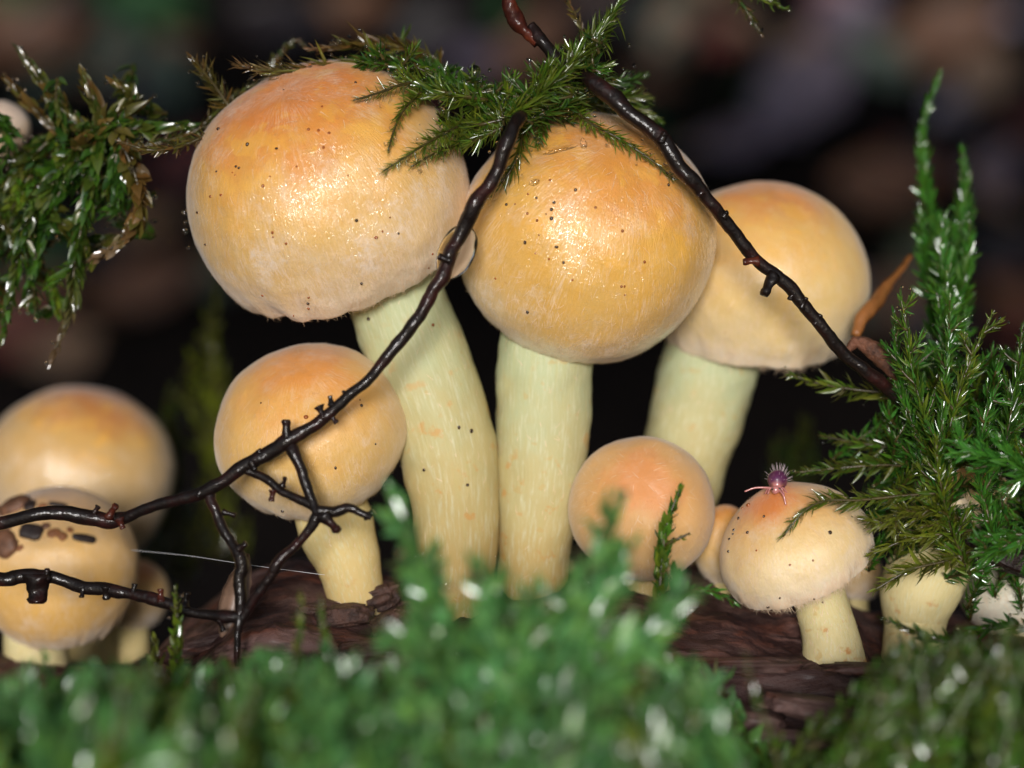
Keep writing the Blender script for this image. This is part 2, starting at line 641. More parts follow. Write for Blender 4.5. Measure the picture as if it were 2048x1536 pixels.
def cap_mesh(R, hu, hl, rim, pw, seed, lump=0.03, rs=0.3, nth=144):
    """profile from apex over the shoulder to the in-rolled rim and back under; returns local verts"""
    a1 = np.linspace(0.004, np.pi / 2, 46)
    r1, z1 = R * np.sin(a1) ** pw, hu * np.cos(a1)
    amax = math.acos(max(0.05, rim))
    a2 = np.linspace(0, amax, 30)[1:]
    r2, z2 = R * np.cos(a2), -hl * np.sin(a2) / math.sin(amax)
    # rolled edge and underside
    re, ze = r2[-1], z2[-1]
    r3 = re * np.array([0.985, 0.955, 0.92, 0.80, 0.6, rs])
    z3 = ze + R * np.array([-0.012, -0.010, 0.02, 0.07, 0.10, 0.10])
    r = np.concatenate([r1, r2, r3])
    z = np.concatenate([z1, z2, z3])
    n_out = len(r1) + len(r2)
    L = np.concatenate([[0], np.cumsum(np.hypot(np.diff(r), np.diff(z)))])
    t = L / L[n_out - 1]
    th = np.linspace(0, 2 * np.pi, nth, endpoint=False)
    V = np.stack([r[:, None] * np.cos(th), r[:, None] * np.sin(th), np.repeat(z[:, None], nth, 1)], -1).reshape(-1, 3)
    T = np.repeat(t, nth)
    k = 1 + lump * fbm(V / R * 1.1 + seed * 3.1, seed, 3) + 0.004 * fbm(V / R * 9, seed + 5, 2)
    edge = smooth(T, 0.8, 1.0)
    k = k + edge * 0.02 * fbm(np.c_[np.tile(np.cos(th), len(r)), np.tile(np.sin(th), len(r)), T * 0] * 7, seed + 9, 3)
    V = V * k[:, None]
    F = grid_tris(len(r), nth)
    st = np.stack([np.tile(np.cos(th), len(r)), np.tile(np.sin(th), len(r)), np.minimum(T, 1.3)], -1)
    return V, F, st, T, n_out * nth


def axis_frame(lean, fwd):
    """apex axis: lean degrees to the right in the picture, fwd degrees towards the camera"""
    a = UP * math.cos(math.radians(fwd)) - FWD * math.sin(math.radians(fwd))
    l = math.radians(lean)
    a = a * math.cos(l) + RIGHT * math.sin(l)
    a = nrm(a)
    x = nrm(np.cross(UP, a) if abs(np.dot(UP, a)) < 0.98 else RIGHT - a * np.dot(RIGHT, a))
    y = np.cross(a, x)
    return np.stack([x, y, a], 1)      # columns


def hair_strips(V, F, nrmv, mer, idx, length, width, rg, lift=1.0):
    n = len(idx)
    p, nn, m = V[idx], nrmv[idx], mer[idx]
    b = np.cross(nn, m)
    ang = rg.normal(0, 0.45, n)
    d = m * np.cos(ang)[:, None] + b * np.sin(ang)[:, None]
    s = np.cross(nn, d)
    L = (length * rg.uniform(0.4, 1.3, n))[:, None]
    w = (width * rg.uniform(0.6, 1.2, n))[:, None]
    curl = rg.normal(0, 0.25, n)[:, None]
    up = (lift * rg.uniform(0.02, 0.22, n))[:, None] * L
    off = nn * 2.0e-5
    p = p + b * (rg.uniform(-1, 1, n) * 2e-4)[:, None] + d * (rg.uniform(-1, 1, n) * 2e-4)[:, None]
    pts = [p + off * 0.2, p + d * L * 0.35 + s * curl * L * 0.12 + up * nn * 0.9 + off, p + d * L * 0.7 + s * curl * L * 0.4 + up * nn * 1.0 + off, p + d * L + s * curl * L * 0.8 + up * nn * 0.6]
    VV = np.stack([pts[0] - s * w, pts[0] + s * w, pts[1] - s * w, pts[1] + s * w, pts[2] - s * w * .7, pts[2] + s * w * .7, pts[3]], 1)
    f0 = np.array([[0, 1, 3], [0, 3, 2], [2, 3, 5], [2, 5, 4], [4, 5, 6]])
    FF = f0[None] + (np.arange(n) * 7)[:, None, None]
    return VV.reshape(-1, 3), FF.reshape(-1, 3)


def mushroom(label, c, d, R, hu, hl, rim, lean, fwd, mat, stem_pts=None, stem_mat=None, pw=1.0, seed=1, lump=0.03,
             fibres=1500, group='cluster of orange yellow mushrooms on the log', roll=0.0, sy=1.0, fl=22, name='mushroom'):
    k = S * (D0 + d * 0.01) / D0
    C = P(c[0], c[1], d)
    A = axis_frame(lean, fwd)
    V, F, st, T, nout = cap_mesh(R * k, hu * k, hl * k, rim, pw, seed, lump)
    W = V @ A.T + C
    if stem_pts is not None:
        base = P(*stem_pts[-1][:3])
    else:
        base = C - A[:, 2] * hl * k
    e = empty(name, base, label, 'mushroom', group)
    # cap keeps its own local frame so the material runs from the apex down
    me = raw_mesh('cap', V, F, st=st, t=T)
    cap = bpy.data.objects.new('cap', me)
    me.materials.append(mat)
    COL.objects.link(cap)
    cap.parent = e
    m4 = Matrix.Identity(4)
    for i in range(3):
        for j in range(3):
            m4[i][j] = A[i, j]
        m4[i][3] = C[i] - base[i]
    cap.matrix_local = m4
    cap['_w'] = [float(x) for x in base]
    polys = [tuple(int(i) for i in f) for f in F]
    bvh = BVHTree.FromPolygons([tuple(v) for v in W], polys)
    CAPS.append((bvh, e, label))
    if stem_pts is not None:
        sp = np.array([P(a, b, dd) for a, b, dd, r in stem_pts])
        sr = np.array([r * S * (D0 + dd * 0.01) / D0 for a, b, dd, r in stem_pts])
        gz = log_z(sp[-1][0], sp[-1][1]) - 0.0025
        if gz < sp[-1][2]:
            sp = np.vstack([sp, [sp[-1][0], sp[-1][1], gz]])
            sr = np.append(sr, sr[-1] * 1.05)
        n = 70
        path = catmull(sp, n)[::-1]
        rad = catmull(np.c_[sr, sr * 0, sr * 0], n)[::-1, 0]
        low = np.linspace(0, 1, n)
        sv, sf, sst = tube(path, rad, 48, 0.04, 280, seed)
        q = sv
        mk('stem', sv, sf, stem_mat or M['stem'], e, st=sst)
        bv2 = BVHTree.FromPolygons([tuple(v) for v in sv], [tuple(int(i) for i in f) for f in sf])
        CAPS.append((bv2, e, label))
        if fibres > 600:
            rg = np.random.default_rng(seed + 77)
            idx = rg.integers(0, 68 * 48, 260)
            Tt = np.repeat(nrm(np.gradient(path, axis=0)), 48, 0)
            ctr = np.repeat(path, 48, 0)
            nn = nrm(sv[:len(ctr)] - ctr)
            hv, hf = hair_strips(sv[:len(ctr)], sf, nn, Tt, idx, 16 * k, 0.5 * k, rg, 1.0)
            o = mk('stem_fibres', hv, hf, M['fibre'], e)
            o['kind'] = 'stuff'
    if fibres:
        rg = np.random.default_rng(seed + 50)
        fn = np.zeros_like(W)
        tri = W[F]
        n3 = np.cross(tri[:, 1] - tri[:, 0], tri[:, 2] - tri[:, 0])
        for j in range(3):
            np.add.at(fn, F[:, j], n3)
        fn = nrm(fn)
        if np.dot(fn[144 * 30], W[144 * 30] - C) < 0:
            fn = -fn
        mer = np.zeros_like(W)
        mer[:-144] = W[144:] - W[:-144]
        mer = nrm(mer - fn * np.sum(mer * fn, 1, keepdims=True))
        prob = (0.10 + 0.35 * smooth(T, 0.35, 0.75) + 1.3 * smooth(T, 0.78, 1.0)) * (T <= 1.02) * np.hypot(V[:, 0], V[:, 1])
        prob = prob * (0.25 + smooth(fbm(V / (R * k) * 3.0, seed + 3, 3), -0.2, 0.5))
        # vertex density is uneven along the profile: weight by ring spacing
        idx = rg.choice(len(W), fibres, p=prob / prob.sum())
        hv, hf = hair_strips(W, F, fn, mer, idx, fl * k, 0.33 * k, rg, 0.45)
        o = mk('veil_fibres', hv, hf, M['fibre'], e)
        o['kind'] = 'stuff'
    return e


def hit(px, py, off=0.0, default=0.0):
    """nearest mushroom surface under a photo pixel, lifted by off (cm) towards the camera"""
    o, d = ray(px, py)
    best = None
    for bvh, e, lab in CAPS:
        h = bvh.ray_cast(o, d)
        if h[0] is not None and (best is None or h[3] < best[2]):
            best = (np.array(h[0]), np.array(h[1]), h[3], e)
    if best is None:
        return P(px, py, default), -FWD, None
    p, n = best[0], best[1]
    if np.dot(n, FWD) > 0:
        n = -n
    return p + n * off * 0.01, n, best[3]


M['stem'] = stem_material('pale_green_stem')
M['stem_yellow'] = stem_material('yellow_stem', top=(0.60, 0.47, 0.20), low=(0.58, 0.40, 0.15), amount=0.6)
M['stem_cream'] = stem_material('cream_stem', top=(0.60, 0.50, 0.24), low=(0.62, 0.50, 0.25), stain=(0.50, 0.18, 0.03), amount=1.3)
OR, MID, LOW, RIM = (0.62, 0.205, 0.036), (0.64, 0.325, 0.066), (0.64, 0.395, 0.13), (0.66, 0.51, 0.32)
m1 = cap_material('cap_large', OR, MID, LOW, RIM, wet=1.0, white=1.0, seed=0.0, apex_w=0.36)
m2 = cap_material('cap_middle', (0.63, 0.26, 0.046), (0.63, 0.335, 0.058), (0.62, 0.375, 0.105), (0.64, 0.49, 0.30), wet=1.0, white=0.95, seed=0.31, spots=0.9)
m3 = cap_material('cap_rear', (0.62, 0.25, 0.06), (0.65, 0.38, 0.11), (0.66, 0.46, 0.18), (0.68, 0.54, 0.30), wet=0.2, white=0.5, seed=0.52)
m4 = cap_material('cap_small', (0.65, 0.26, 0.052), (0.65, 0.345, 0.085), (0.64, 0.41, 0.14), (0.65, 0.51, 0.31), wet=0.15, white=0.8, seed=0.77, spots=0.1)
m5 = cap_material('cap_young', (0.68, 0.28, 0.09), (0.66, 0.35, 0.12), (0.62, 0.41, 0.19), (0.54, 0.42, 0.26), wet=0.05, white=0.6, seed=0.13, spots=0.0, apex_w=0.2)
m6 = cap_material('cap_bell', (0.66, 0.21, 0.05), (0.68, 0.40, 0.14), (0.70, 0.51, 0.24), (0.72, 0.60, 0.40), wet=0.12, white=0.9, seed=0.91, apex_w=0.34, spots=0.1)
m9 = cap_material('cap_blotched', (0.55, 0.21, 0.05), (0.56, 0.33, 0.10), (0.50, 0.34, 0.16), (0.48, 0.36, 0.23), wet=0.5, white=1.0, seed=0.43, sparkle=0.6, spots=0.9)
m10 = cap_material('cap_dirty', (0.50, 0.30, 0.16), (0.62, 0.40, 0.18), (0.66, 0.38, 0.10), (0.60, 0.34, 0.09), wet=0.2, white=0.5, seed=0.63, spots=0.2)
m13 = cap_material('cap_pale', (0.60, 0.46, 0.36), (0.62, 0.48, 0.36), (0.5, 0.36, 0.24), (0.5, 0.34, 0.2), wet=0.8, white=0.5, seed=0.23, sparkle=0.3)

m8 = cap_material('cap_cream', (0.60, 0.54, 0.40), (0.62, 0.57, 0.43), (0.64, 0.60, 0.48), (0.66, 0.62, 0.52), wet=0.1, white=0.8, seed=0.37, spots=0.0)
# the tall pair
mushroom('largest orange mushroom with a domed speckled cap, leaning stem behind the forked twig', (655, 392), 0.85, 282, 252, 128, 0.87, -17, 36, m1,
         [(765, 480, 1.0, 88), (790, 590, 1.1, 97), (845, 740, 1.1, 103), (895, 900, 1.05, 98), (912, 1050, 1.0, 86), (908, 1180, 1.0, 80), (905, 1250, 1.0, 84)],
         pw=0.93, seed=1, fibres=5200)
mushroom('speckled orange mushroom on a straight pale green stem, touching the largest cap', (1174, 480), 0.95, 258, 246, 190, 0.58, 13, 46, m2,
         [(1110, 560, 1.3, 90), (1094, 680, 1.25, 94), (1086, 830, 1.2, 96), (1080, 980, 1.15, 86), (1070, 1100, 1.1, 72), (1066, 1180, 1.1, 72), (1066, 1240, 1.1, 78)],
         pw=0.95, seed=2, fibres=4600)
mushroom('slightly blurred orange mushroom behind the long straight twig, thick stem leaning left', (1522, 560), 2.6, 213, 192, 112, 0.89, 2, 24, m3,
         [(1440, 640, 2.7, 92), (1416, 740, 2.7, 98), (1388, 850, 2.7, 92), (1355, 970, 2.65, 84), (1330, 1100, 2.6, 80), (1320, 1230, 2.6, 84)],
         pw=0.93, seed=3, fibres=2200)
mushroom('small round orange mushroom behind the twig fork, with a short yellow stem', (622, 864), 0.75, 192, 172, 112, 0.72, -6, 36, m4,
         [(655, 960, 0.9, 62), (670, 1050, 0.9, 76), (695, 1120, 0.85, 66), (712, 1190, 0.8, 58), (722, 1240, 0.8, 62)], M['stem_yellow'], seed=4, fibres=2600)
mushroom('young round peach orange mushroom at the foot of the pale stems', (1283, 1018), 0.75, 147, 142, 100, 0.60, -3, 62, m5,
         [(1290, 1090, 1.2, 52), (1296, 1170, 1.2, 54), (1300, 1240, 1.2, 56)], M['stem_yellow'], seed=5, fibres=1400)
mushroom('bell shaped pale orange mushroom with a tiny purple springtail on its top', (1590, 1100), 0.3, 156, 138, 50, 0.93, -22, 18, m6,
         [(1640, 1150, 0.4, 48), (1642, 1200, 0.4, 53), (1655, 1250, 0.35, 55), (1664, 1290, 0.3, 60), (1668, 1330, 0.3, 66)], M['stem_cream'], pw=1.3, seed=6, fibres=3000)
mushroom('yellowish mushroom half buried in the green moss clump, with a flaring fluted stem', (1925, 1000), 1.2, 100, 85, 60, 0.8, 8, 5, m6,
         [(1895, 1050, 1.0, 52), (1868, 1120, 0.95, 78), (1838, 1190, 0.9, 78), (1830, 1250, 0.9, 62), (1832, 1300, 0.8, 66), (1832, 1335, 0.8, 72)], M['stem_cream'], seed=7, fibres=500)
mushroom('pale cream mushroom with a ragged fringed rim under the dark bark beside the moss', (2025, 1165), 1.3, 112, 60, 55, 0.9, -28, 14, m8,
         [(2030, 1200, 1.4, 30), (2040, 1290, 1.4, 32), (2045, 1350, 1.4, 34)], M['stem_cream'], seed=8, fibres=900)
mushroom('large blotched orange mushroom, strongly blurred, behind the dirty capped one', (158, 940), 6.2, 187, 165, 120, 0.86, 10, 18, m9,
         [(180, 1040, 6.3, 60), (190, 1150, 6.3, 62), (190, 1350, 6.3, 64)], M['stem_yellow'], seed=9, fibres=0)
mushroom('mushroom with brown dirt and bark crumbs on its cap, below the wet black twig', (112, 1128), 2.5, 163, 152, 148, 0.55, -6, 8, m10,
         [(70, 1260, 2.6, 62), (72, 1320, 2.6, 64), (70, 1400, 2.5, 64), (68, 1480, 2.5, 68)], M['stem_cream'], pw=0.9, seed=10, fibres=700)
mushroom('small blurred orange mushroom low behind the dirty capped one', (268, 1185), 4.2, 72, 66, 50, 0.8, 8, 25, m9,
         [(268, 1220, 4.2, 28), (268, 1330, 4.2, 30)], M['stem_yellow'], seed=11, fibres=0)
mushroom('little orange mushroom squeezed between the young peach one and the bell shaped one', (1452, 1092), 1.5, 66, 84, 62, 0.7, -4, 18, m4,
         [(1450, 1160, 1.5, 26), (1448, 1250, 1.5, 30)], M['stem_yellow'], seed=12, fibres=0)
mushroom('small orange mushroom in the shade behind the bell shaped one', (1716, 1150), 2.6, 52, 50, 36, 0.8, 6, 15, m9,
         [(1716, 1180, 2.6, 20), (1716, 1260, 2.6, 22)], M['stem_yellow'], seed=13, fibres=0)
mushroom('pale blurred mushroom cap beside the dark hanging moss', (2, 255), 3.2, 58, 52, 40, 0.8, 25, 30, m13,
         [(-12, 290, 3.3, 20), (-80, 420, 3.3, 22), (-190, 700, 3.4, 26), (-240, 1300, 3.4, 30)], M['stem_yellow'], seed=14, fibres=0)

# ------------------------------------------------------------------ specks, crumbs and drops lying on the caps
def add_specks(pts, red, e, name='specks'):
    mb_d, mb_r = MB(), MB()
    rg = np.random.default_rng(len(pts))
    for i, (px, py, r) in enumerate(pts):
        p, n, own = hit(px, py, 0.0)
        if own is None:
            continue
        v, f = spheres([p], [r * S], 2)
        v = p + (v - p) * rg.uniform(0.8, 1.15, (1, 3))
        (mb_r if red[i] else mb_d).add(v, f)
    for mb, m in ((mb_d, 'speck'), (mb_r, 'speck_red')):
        o = mb.build(name, M[m], e)
        if o:
            o['kind'] = 'stuff'


def owner(words):
    for b, e, l in CAPS:
        if words in l:
            return e


sp1 = [(495, 289, 5, 0), (553, 297, 4, 0), (472, 333, 3.5, 0), (478, 336, 4, 0), (644, 213, 3, 1), (617, 259, 4, 1), (637, 261, 4, 1), (658, 266, 4, 1), (647, 295, 4, 1),
       (711, 165, 3.5, 0), (437, 258, 5, 0), (526, 372, 4.5, 1), (442, 390, 3.5, 1), (421, 393, 3.5, 1), (395, 425, 4, 0), (545, 465, 4, 1), (546, 474, 3, 1), (572, 487, 4, 1),
       (411, 489, 3.5, 0), (713, 441, 5.5, 0), (752, 475, 4.5, 1), (797, 467, 3, 0), (765, 463, 3, 1), (780, 435, 2.5, 1), (696, 351, 2.5, 1), (593, 333, 2.5, 1), (540, 353, 2.5, 1),
       (617, 595, 4, 1), (616, 607, 5, 0), (617, 617, 3.5, 1), (723, 567, 4.5, 0), (857, 536, 3, 1), (865, 508, 3, 1), (525, 591, 3, 1), (587, 631, 2.5, 1), (433, 343, 3, 0), (470, 350, 2, 1), (465, 345, 2, 1)]
sp2 = [(1013, 409, 3.5, 0), (1073, 396, 4, 0), (1108, 405, 4, 0), (1103, 419, 4, 0), (1103, 437, 4.5, 0), (1151, 380, 4.5, 0), (1100, 360, 3.5, 1), (1055, 427, 3.5, 1), (1074, 441, 4, 1),
       (1050, 485, 4.5, 0), (1113, 494, 4.5, 0), (1127, 525, 4, 0), (1245, 462, 3.5, 1), (1289, 524, 3.5, 1), (1191, 415, 3.5, 1), (1243, 573, 3, 1), (1249, 573, 3, 1), (1055, 624, 4, 0),
       (1145, 560, 2.5, 1), (1071, 507, 2.5, 1), (1098, 518, 3, 1), (991, 557, 2.5, 1), (1056, 388, 3, 1), (1030, 408, 2.5, 1), (1337, 370, 4, 0), (1092, 428, 2, 1), (1078, 470, 2.5, 1), (1250, 590, 2.5, 1)]
sp4 = [(723, 811, 4, 0), (751, 888, 2.5, 0), (671, 936, 4, 0), (565, 1022, 4.5, 0), (522, 806, 2.5, 0), (720, 800, 2, 1), (612, 834, 6, 1)]
sp6 = [(1660, 1065, 5, 0), (1477, 1037, 4, 0), (1528, 1033, 3.5, 0), (1495, 1065, 4, 0), (1468, 1060, 3.5, 0), (1459, 1078, 3.5, 0), (1457, 1103, 3.5, 0), (1492, 1002, 5, 0), (1497, 1010, 6, 1), (1500, 998, 4, 0),
       (1479, 1013, 4, 0), (1485, 1016, 3, 1), (1513, 1101, 2.5, 1), (1580, 1130, 3, 1), (1626, 1121, 3, 1), (1560, 1196, 3.5, 0), (1536, 1214, 4, 0), (1477, 1206, 5, 0), (1628, 1198, 3, 0), (1645, 1205, 2.5, 0), (1466, 1068, 3, 0)]
for lst, w in ((sp1, 'largest orange'), (sp2, 'touching the largest'), (sp4, 'behind the twig fork'), (sp6, 'bell shaped pale')):
    add_specks([(a, b, c * 0.85) for a, b, c, d in lst], [d for a, b, c, d in lst], owner(w))
spst = [(737, 638, 4, 0), (918, 855, 4, 0), (943, 862, 5, 0), (935, 970, 4, 0), (848, 940, 4, 0), (866, 650, 3.5, 1), (700, 690, 3, 1)]
add_specks([(a, b, c) for a, b, c, d in spst], [d for a, b, c, d in spst], owner('largest orange'), 'stem_specks')

# brown crumbs on the dirty cap
crumb_mats = [simple_mat('dark_crumb', (0.030, 0.018, 0.016), 0.5, var=0.5, scale=700), simple_mat('brown_crumb', (0.16, 0.07, 0.035), 0.6, var=0.5, scale=700),
              simple_mat('rust_crumb', (0.26, 0.10, 0.035), 0.6, var=0.4, scale=700)]
crumbs = [((168, 1077), 24, 9, 0.05, 0, 'small dark rectangular bark flake on the dirty cap'), ((62, 1064), 25, 17, -0.3, 0, 'dark angular bark crumb among brown crumbs on the dirty cap'),
          ((12, 1088), 26, 30, 0.5, 1, 'large rusty brown soil crumb at the edge of the dirty cap'), ((116, 1010), 19, 7, -0.1, 0, 'thin dark bark flake on top of the dirty cap'),
          ((30, 1012), 34, 26, 0.2, 1, 'lumpy brown soil crumb on top of the dirty cap'), ((60, 1012), 12, 15, 0.1, 0, 'dark pebble like crumb between soil lumps on the dirty cap'),
          ((108, 1066), 14, 10, 0.3, 2, 'rusty orange crumb beside the dark bark crumb'), ((125, 1073), 10, 9, 0.7, 2, 'small rusty crumb next to the rectangular bark flake'),
          ((10, 1058), 16, 10, 0.1, 1, 'brown crumb just under the black twig on the dirty cap'), ((85, 1012), 10, 7, 0.4, 2, 'tiny rusty crumb near the thin dark flake'), ((-8, 1030), 26, 20, 0.1, 1, 'soil lump half hidden by the black twig'), ((92, 1052), 9, 7, 0.1, 1, 'pea sized brown crumb above the rusty orange one'), ((140, 1060), 7, 6, 0.1, 2, 'pinhead rusty crumb above the rectangular flake'), ((40, 1096), 8, 6, 0.5, 2, 'pinhead rusty crumb below the dark angular one')]
for (px, py), a, b, rot, mi, lab in crumbs:
    p, n, own = hit(px, py, 0.0, 1.5)
    k = S * 1.06
    v0, f0 = ico(3)
    v = np.sign(v0) * np.abs(v0) ** (0.55 if mi == 0 else 0.8)
    v = v * (1 + 0.12 * fbm(v0 * 2.5 + px, int(px), 3))[:, None]
    c, s_ = math.cos(rot), math.sin(rot)
    ex = RIGHT * c + UP * s_
    ex = nrm(ex - n * np.dot(ex, n))
    ey = np.cross(n, ex)
    V = p + v[:, :1] * ex * a * k + v[:, 1:2] * ey * b * k + v[:, 2:] * n * min(a, b) * k * 0.6
    o = mk('bark_crumb', V, f0, crumb_mats[mi])
    tag(o, lab, 'crumb', 'crumbs on the dirty cap')

# ------------------------------------------------------------------ twigs
def px_path(pts, n, off=None):
    return catmull([P(a, b, d) for a, b, d, r in pts], n)


def px_rad(pts, n):
    r = np.array([r * S * (D0 + d * 0.01) / D0 for a, b, d, r in pts])
    return catmull(np.c_[r, r * 0, r * 0], n)[:, 0]


def branch(name, pts, parent, mat, seed, n=60, seg=16, rough=0.10):
    pth, rad = px_path(pts, n), px_rad(pts, n)
    L = np.linalg.norm(np.diff(pth, axis=0), axis=1).sum()
    wob = np.stack([fbm(pth * 160, seed + 1, 3), fbm(pth * 160, seed + 2, 3), fbm(pth * 160, seed + 3, 3)], -1)
    pth = pth + wob * rad[:, None] * 0.6
    u = np.linspace(0, L, n)
    rad = rad * 0.8 * (1 + 0.14 * fbm(np.c_[u * 260, u * 0, u * 0 + seed], seed, 3))
    V, F, st = tube(pth, rad, seg, rough, 900, seed)
    return mk(name, V, F, mat, parent, st=st)


def spur(px, py, d, dx, dy, length, r, parent, mat, seed, tipmat=None):
    """short broken stub on a twig; dx, dy in picture axes"""
    a = P(px, py, d)
    rg = np.random.default_rng(seed)
    dirv = nrm(RIGHT * dx + UP * (-dy) + FWD * rg.uniform(-0.5, 0.2))
    pts = [a - dirv * r * S * 0.8, a + dirv * length * S * 0.5, a + dirv * length * S + UP * rg.normal(0, 2) * S]
    path = catmull(pts, 9)
    rad = r * S * np.array([1.35, 1.15, 0.95, 0.85, 0.82, 0.85, 0.95, 1.0, 0.8])
    V, F, st = tube(path, rad, 10, 0.35, 1200, seed)
    return mk('spur', V, F, tipmat or mat, parent, st=st)


twA = empty('forked_twig', P(480, 1300, -0.9), 'wet black forked twig arching across the largest cap and the small round mushroom', 'twig')
mainA = [(1040, 226, -0.55, 15), (1026, 255, -0.78, 17), (1005, 320, -0.85, 18), (960, 400, -0.8, 19), (925, 475, -0.7, 19), (888, 560, -0.75, 17), (830, 650, -0.85, 16), (770, 725, -0.85, 16),
         (700, 785, -0.85, 15), (640, 835, -0.8, 16), (575, 880, -0.8, 18), (505, 925, -0.75, 17), (430, 972, -0.7, 18), (350, 1005, -0.6, 16), (270, 1030, -0.5, 16), (225, 1037, -0.45, 19), (150, 1028, -0.4, 18), (60, 1032, -0.4, 17), (-60, 1052, -0.4, 16)]
branch('main_branch', mainA, twA, M['twig'], 3, 170)
branches = [
    [(572, 885, -0.8, 18), (585, 915, -0.85, 15), (608, 962, -0.9, 14), (632, 1010, -0.95, 15), (648, 1030, -1.0, 14)],
    [(480, 935, -0.75, 13), (520, 955, -0.8, 12), (560, 985, -0.85, 11), (600, 1000, -0.9, 11), (636, 1022, -0.95, 13)],
    [(640, 1020, -1.0, 14), (672, 1022, -1.0, 13), (700, 1014, -1.0, 12), (722, 1026, -1.0, 10), (742, 1036, -1.0, 7)],
    [(642, 1028, -1.0, 13), (622, 1060, -1.0, 13), (590, 1098, -1.0, 12), (550, 1135, -1.0, 12), (520, 1180, -0.95, 12), (495, 1225, -0.9, 13), (480, 1262, -0.9, 11), (478, 1330, -0.9, 9)],
    [(424, 980, -0.7, 16), (425, 1010, -0.75, 13), (438, 1045, -0.8, 13), (460, 1085, -0.85, 12), (478, 1118, -0.9, 15), (482, 1160, -0.9, 16), (484, 1215, -0.9, 15), (482, 1262, -0.9, 12)],
    [(488, 1240, -0.9, 15), (450, 1232, -0.85, 16), (395, 1222, -0.75, 14), (330, 1205, -0.65, 16), (260, 1188, -0.55, 17), (190, 1172, -0.5, 17), (110, 1162, -0.4, 17), (20, 1158, -0.4, 17), (-60, 1150, -0.4, 17)],
]
for i, b in enumerate(branches):
    branch('side_branch', b, twA, M['twig'], 20 + i * 5, 40 + 12 * len(b))
spA = [(573, 868, -0.85, 0.05, -1, 30, 9), (640, 818, -0.85, 0.5, 1, 18, 7), (663, 806, -0.85, -0.2, -1, 16, 6), (690, 790, -0.85, -0.3, -1, 10, 5), (520, 905, -0.8, -0.5, -1, 8, 7), (660, 832, -0.85, 0.7, 0.7, 18, 6),
       (222, 1030, -0.5, 0.6, -1, 26, 8), (240, 1042, -0.5, 0.4, 1, 18, 7), (190, 1022, -0.45, 0.5, -0.7, 12, 6), (655, 1040, -1.05, 0.8, 0.8, 34, 12), (450, 1025, -0.8, 1, 0.3, 22, 6), (566, 968, -0.9, 0.4, -1, 14, 6),
       (545, 985, -0.9, -0.1, 1, 16, 6), (75, 1165, -0.45, 0, 1, 44, 21), (212, 1178, -0.55, 0, 1, 20, 8), (322, 1198, -0.7, -0.1, -1, 20, 7), (372, 1210, -0.75, 0, -1, 24, 8), (350, 1222, -0.75, 0.3, 1, 22, 6),
       (268, 1182, -0.6, 0.1, -1, 14, 6), (165, 1182, -0.5, 0, 1, 10, 6), (440, 1245, -0.9, 0.4, 1, 20, 7), (895, 520, -0.85, -1, -0.4, 20, 7), (735, 1030, -1.0, 1, -0.3, 14, 8), (480, 1095, -0.95, 0.7, -0.4, 14, 6), (95, 1152, -0.5, 0, -1, 10, 6), (400, 985, -0.75, -0.5, 1, 10, 6), (505, 930, -0.85, 0.5, 1, 12, 6)]
for i, a in enumerate(spA):
    spur(*a, twA, M['twig'], 300 + i, M['twig_red'] if i in (6, 7, 12, 15) else None)

twC = empty('straight_twig', P(1765, 750, 0.3), 'long thin dark twig slanting across the blurred right cap, its upper end broken', 'twig')
mainC = [(1062, 52, 0.1, 15), (1085, 85, 0.05, 16), (1112, 118, 0.0, 18), (1150, 148, -0.1, 19), (1200, 180, -0.35, 22), (1262, 228, -0.45, 22), (1330, 290, -0.5, 20), (1390, 365, -0.45, 18), (1440, 425, -0.35, 17), (1500, 500, -0.2, 17),
         (1560, 570, -0.1, 17), (1625, 640, 0.0, 17), (1690, 705, 0.1, 18), (1760, 765, 0.2, 16), (1830, 830, 0.4, 14)]
branch('main_branch', mainC, twC, M['twig'], 61, 150)
branch('broken_tip', [(1014, -8, 0.1, 13), (1022, 20, 0.1, 20), (1042, 50, 0.1, 20), (1062, 72, 0.1, 15), (1080, 85, 0.08, 14)], twC, M['twig_red'], 64, 40, rough=0.3)
spC = [(1325, 278, -0.6, 0.3, -1, 18, 7), (1512, 522, -0.25, -1, 0.1, 26, 8), (1545, 555, -0.2, -0.5, 1, 40, 11), (1605, 612, -0.1, 0.4, -1, 18, 6), (1632, 645, -0.05, 0.5, -1, 20, 7), (1640, 655, 0, 0.3, -1, 14, 5), (1450, 430, -0.4, 0.6, -0.8, 9, 6), (1400, 388, -0.5, -0.6, 0.8, 8, 6), (1585, 590, -0.1, -0.6, 0.6, 8, 6)]
for i, a in enumerate(spC):
    spur(*a, twC, M['twig'], 400 + i, M['twig_red'] if i == 1 else None)
brown = simple_mat('brown_bud_scale', (0.16, 0.06, 0.03), 0.6, var=0.7, scale=700, bump=0.8, bdist=0.0005)
tag(branch('brown_bud', [(1690, 705, 0.5, 8), (1712, 692, 0.5, 15), (1745, 706, 0.5, 22), (1775, 735, 0.5, 20), (1800, 770, 0.5, 10)], None, brown, 71, 40, rough=0.25), 'brown shrivelled bud beside the lower end of the straight twig', 'bud')
ndl = simple_mat('orange_needle', (0.34, 0.13, 0.035), 0.4, var=0.4, scale=300)
tag(branch('dead_needle', [(1712, 672, 1.3, 10), (1735, 630, 1.5, 17), (1765, 590, 1.9, 17), (1790, 555, 2.3, 10), (1822, 515, 2.8, 7)], None, ndl, 73, 40, rough=0.1), 'blurred orange brown dead needle rising from the bud', 'needle')

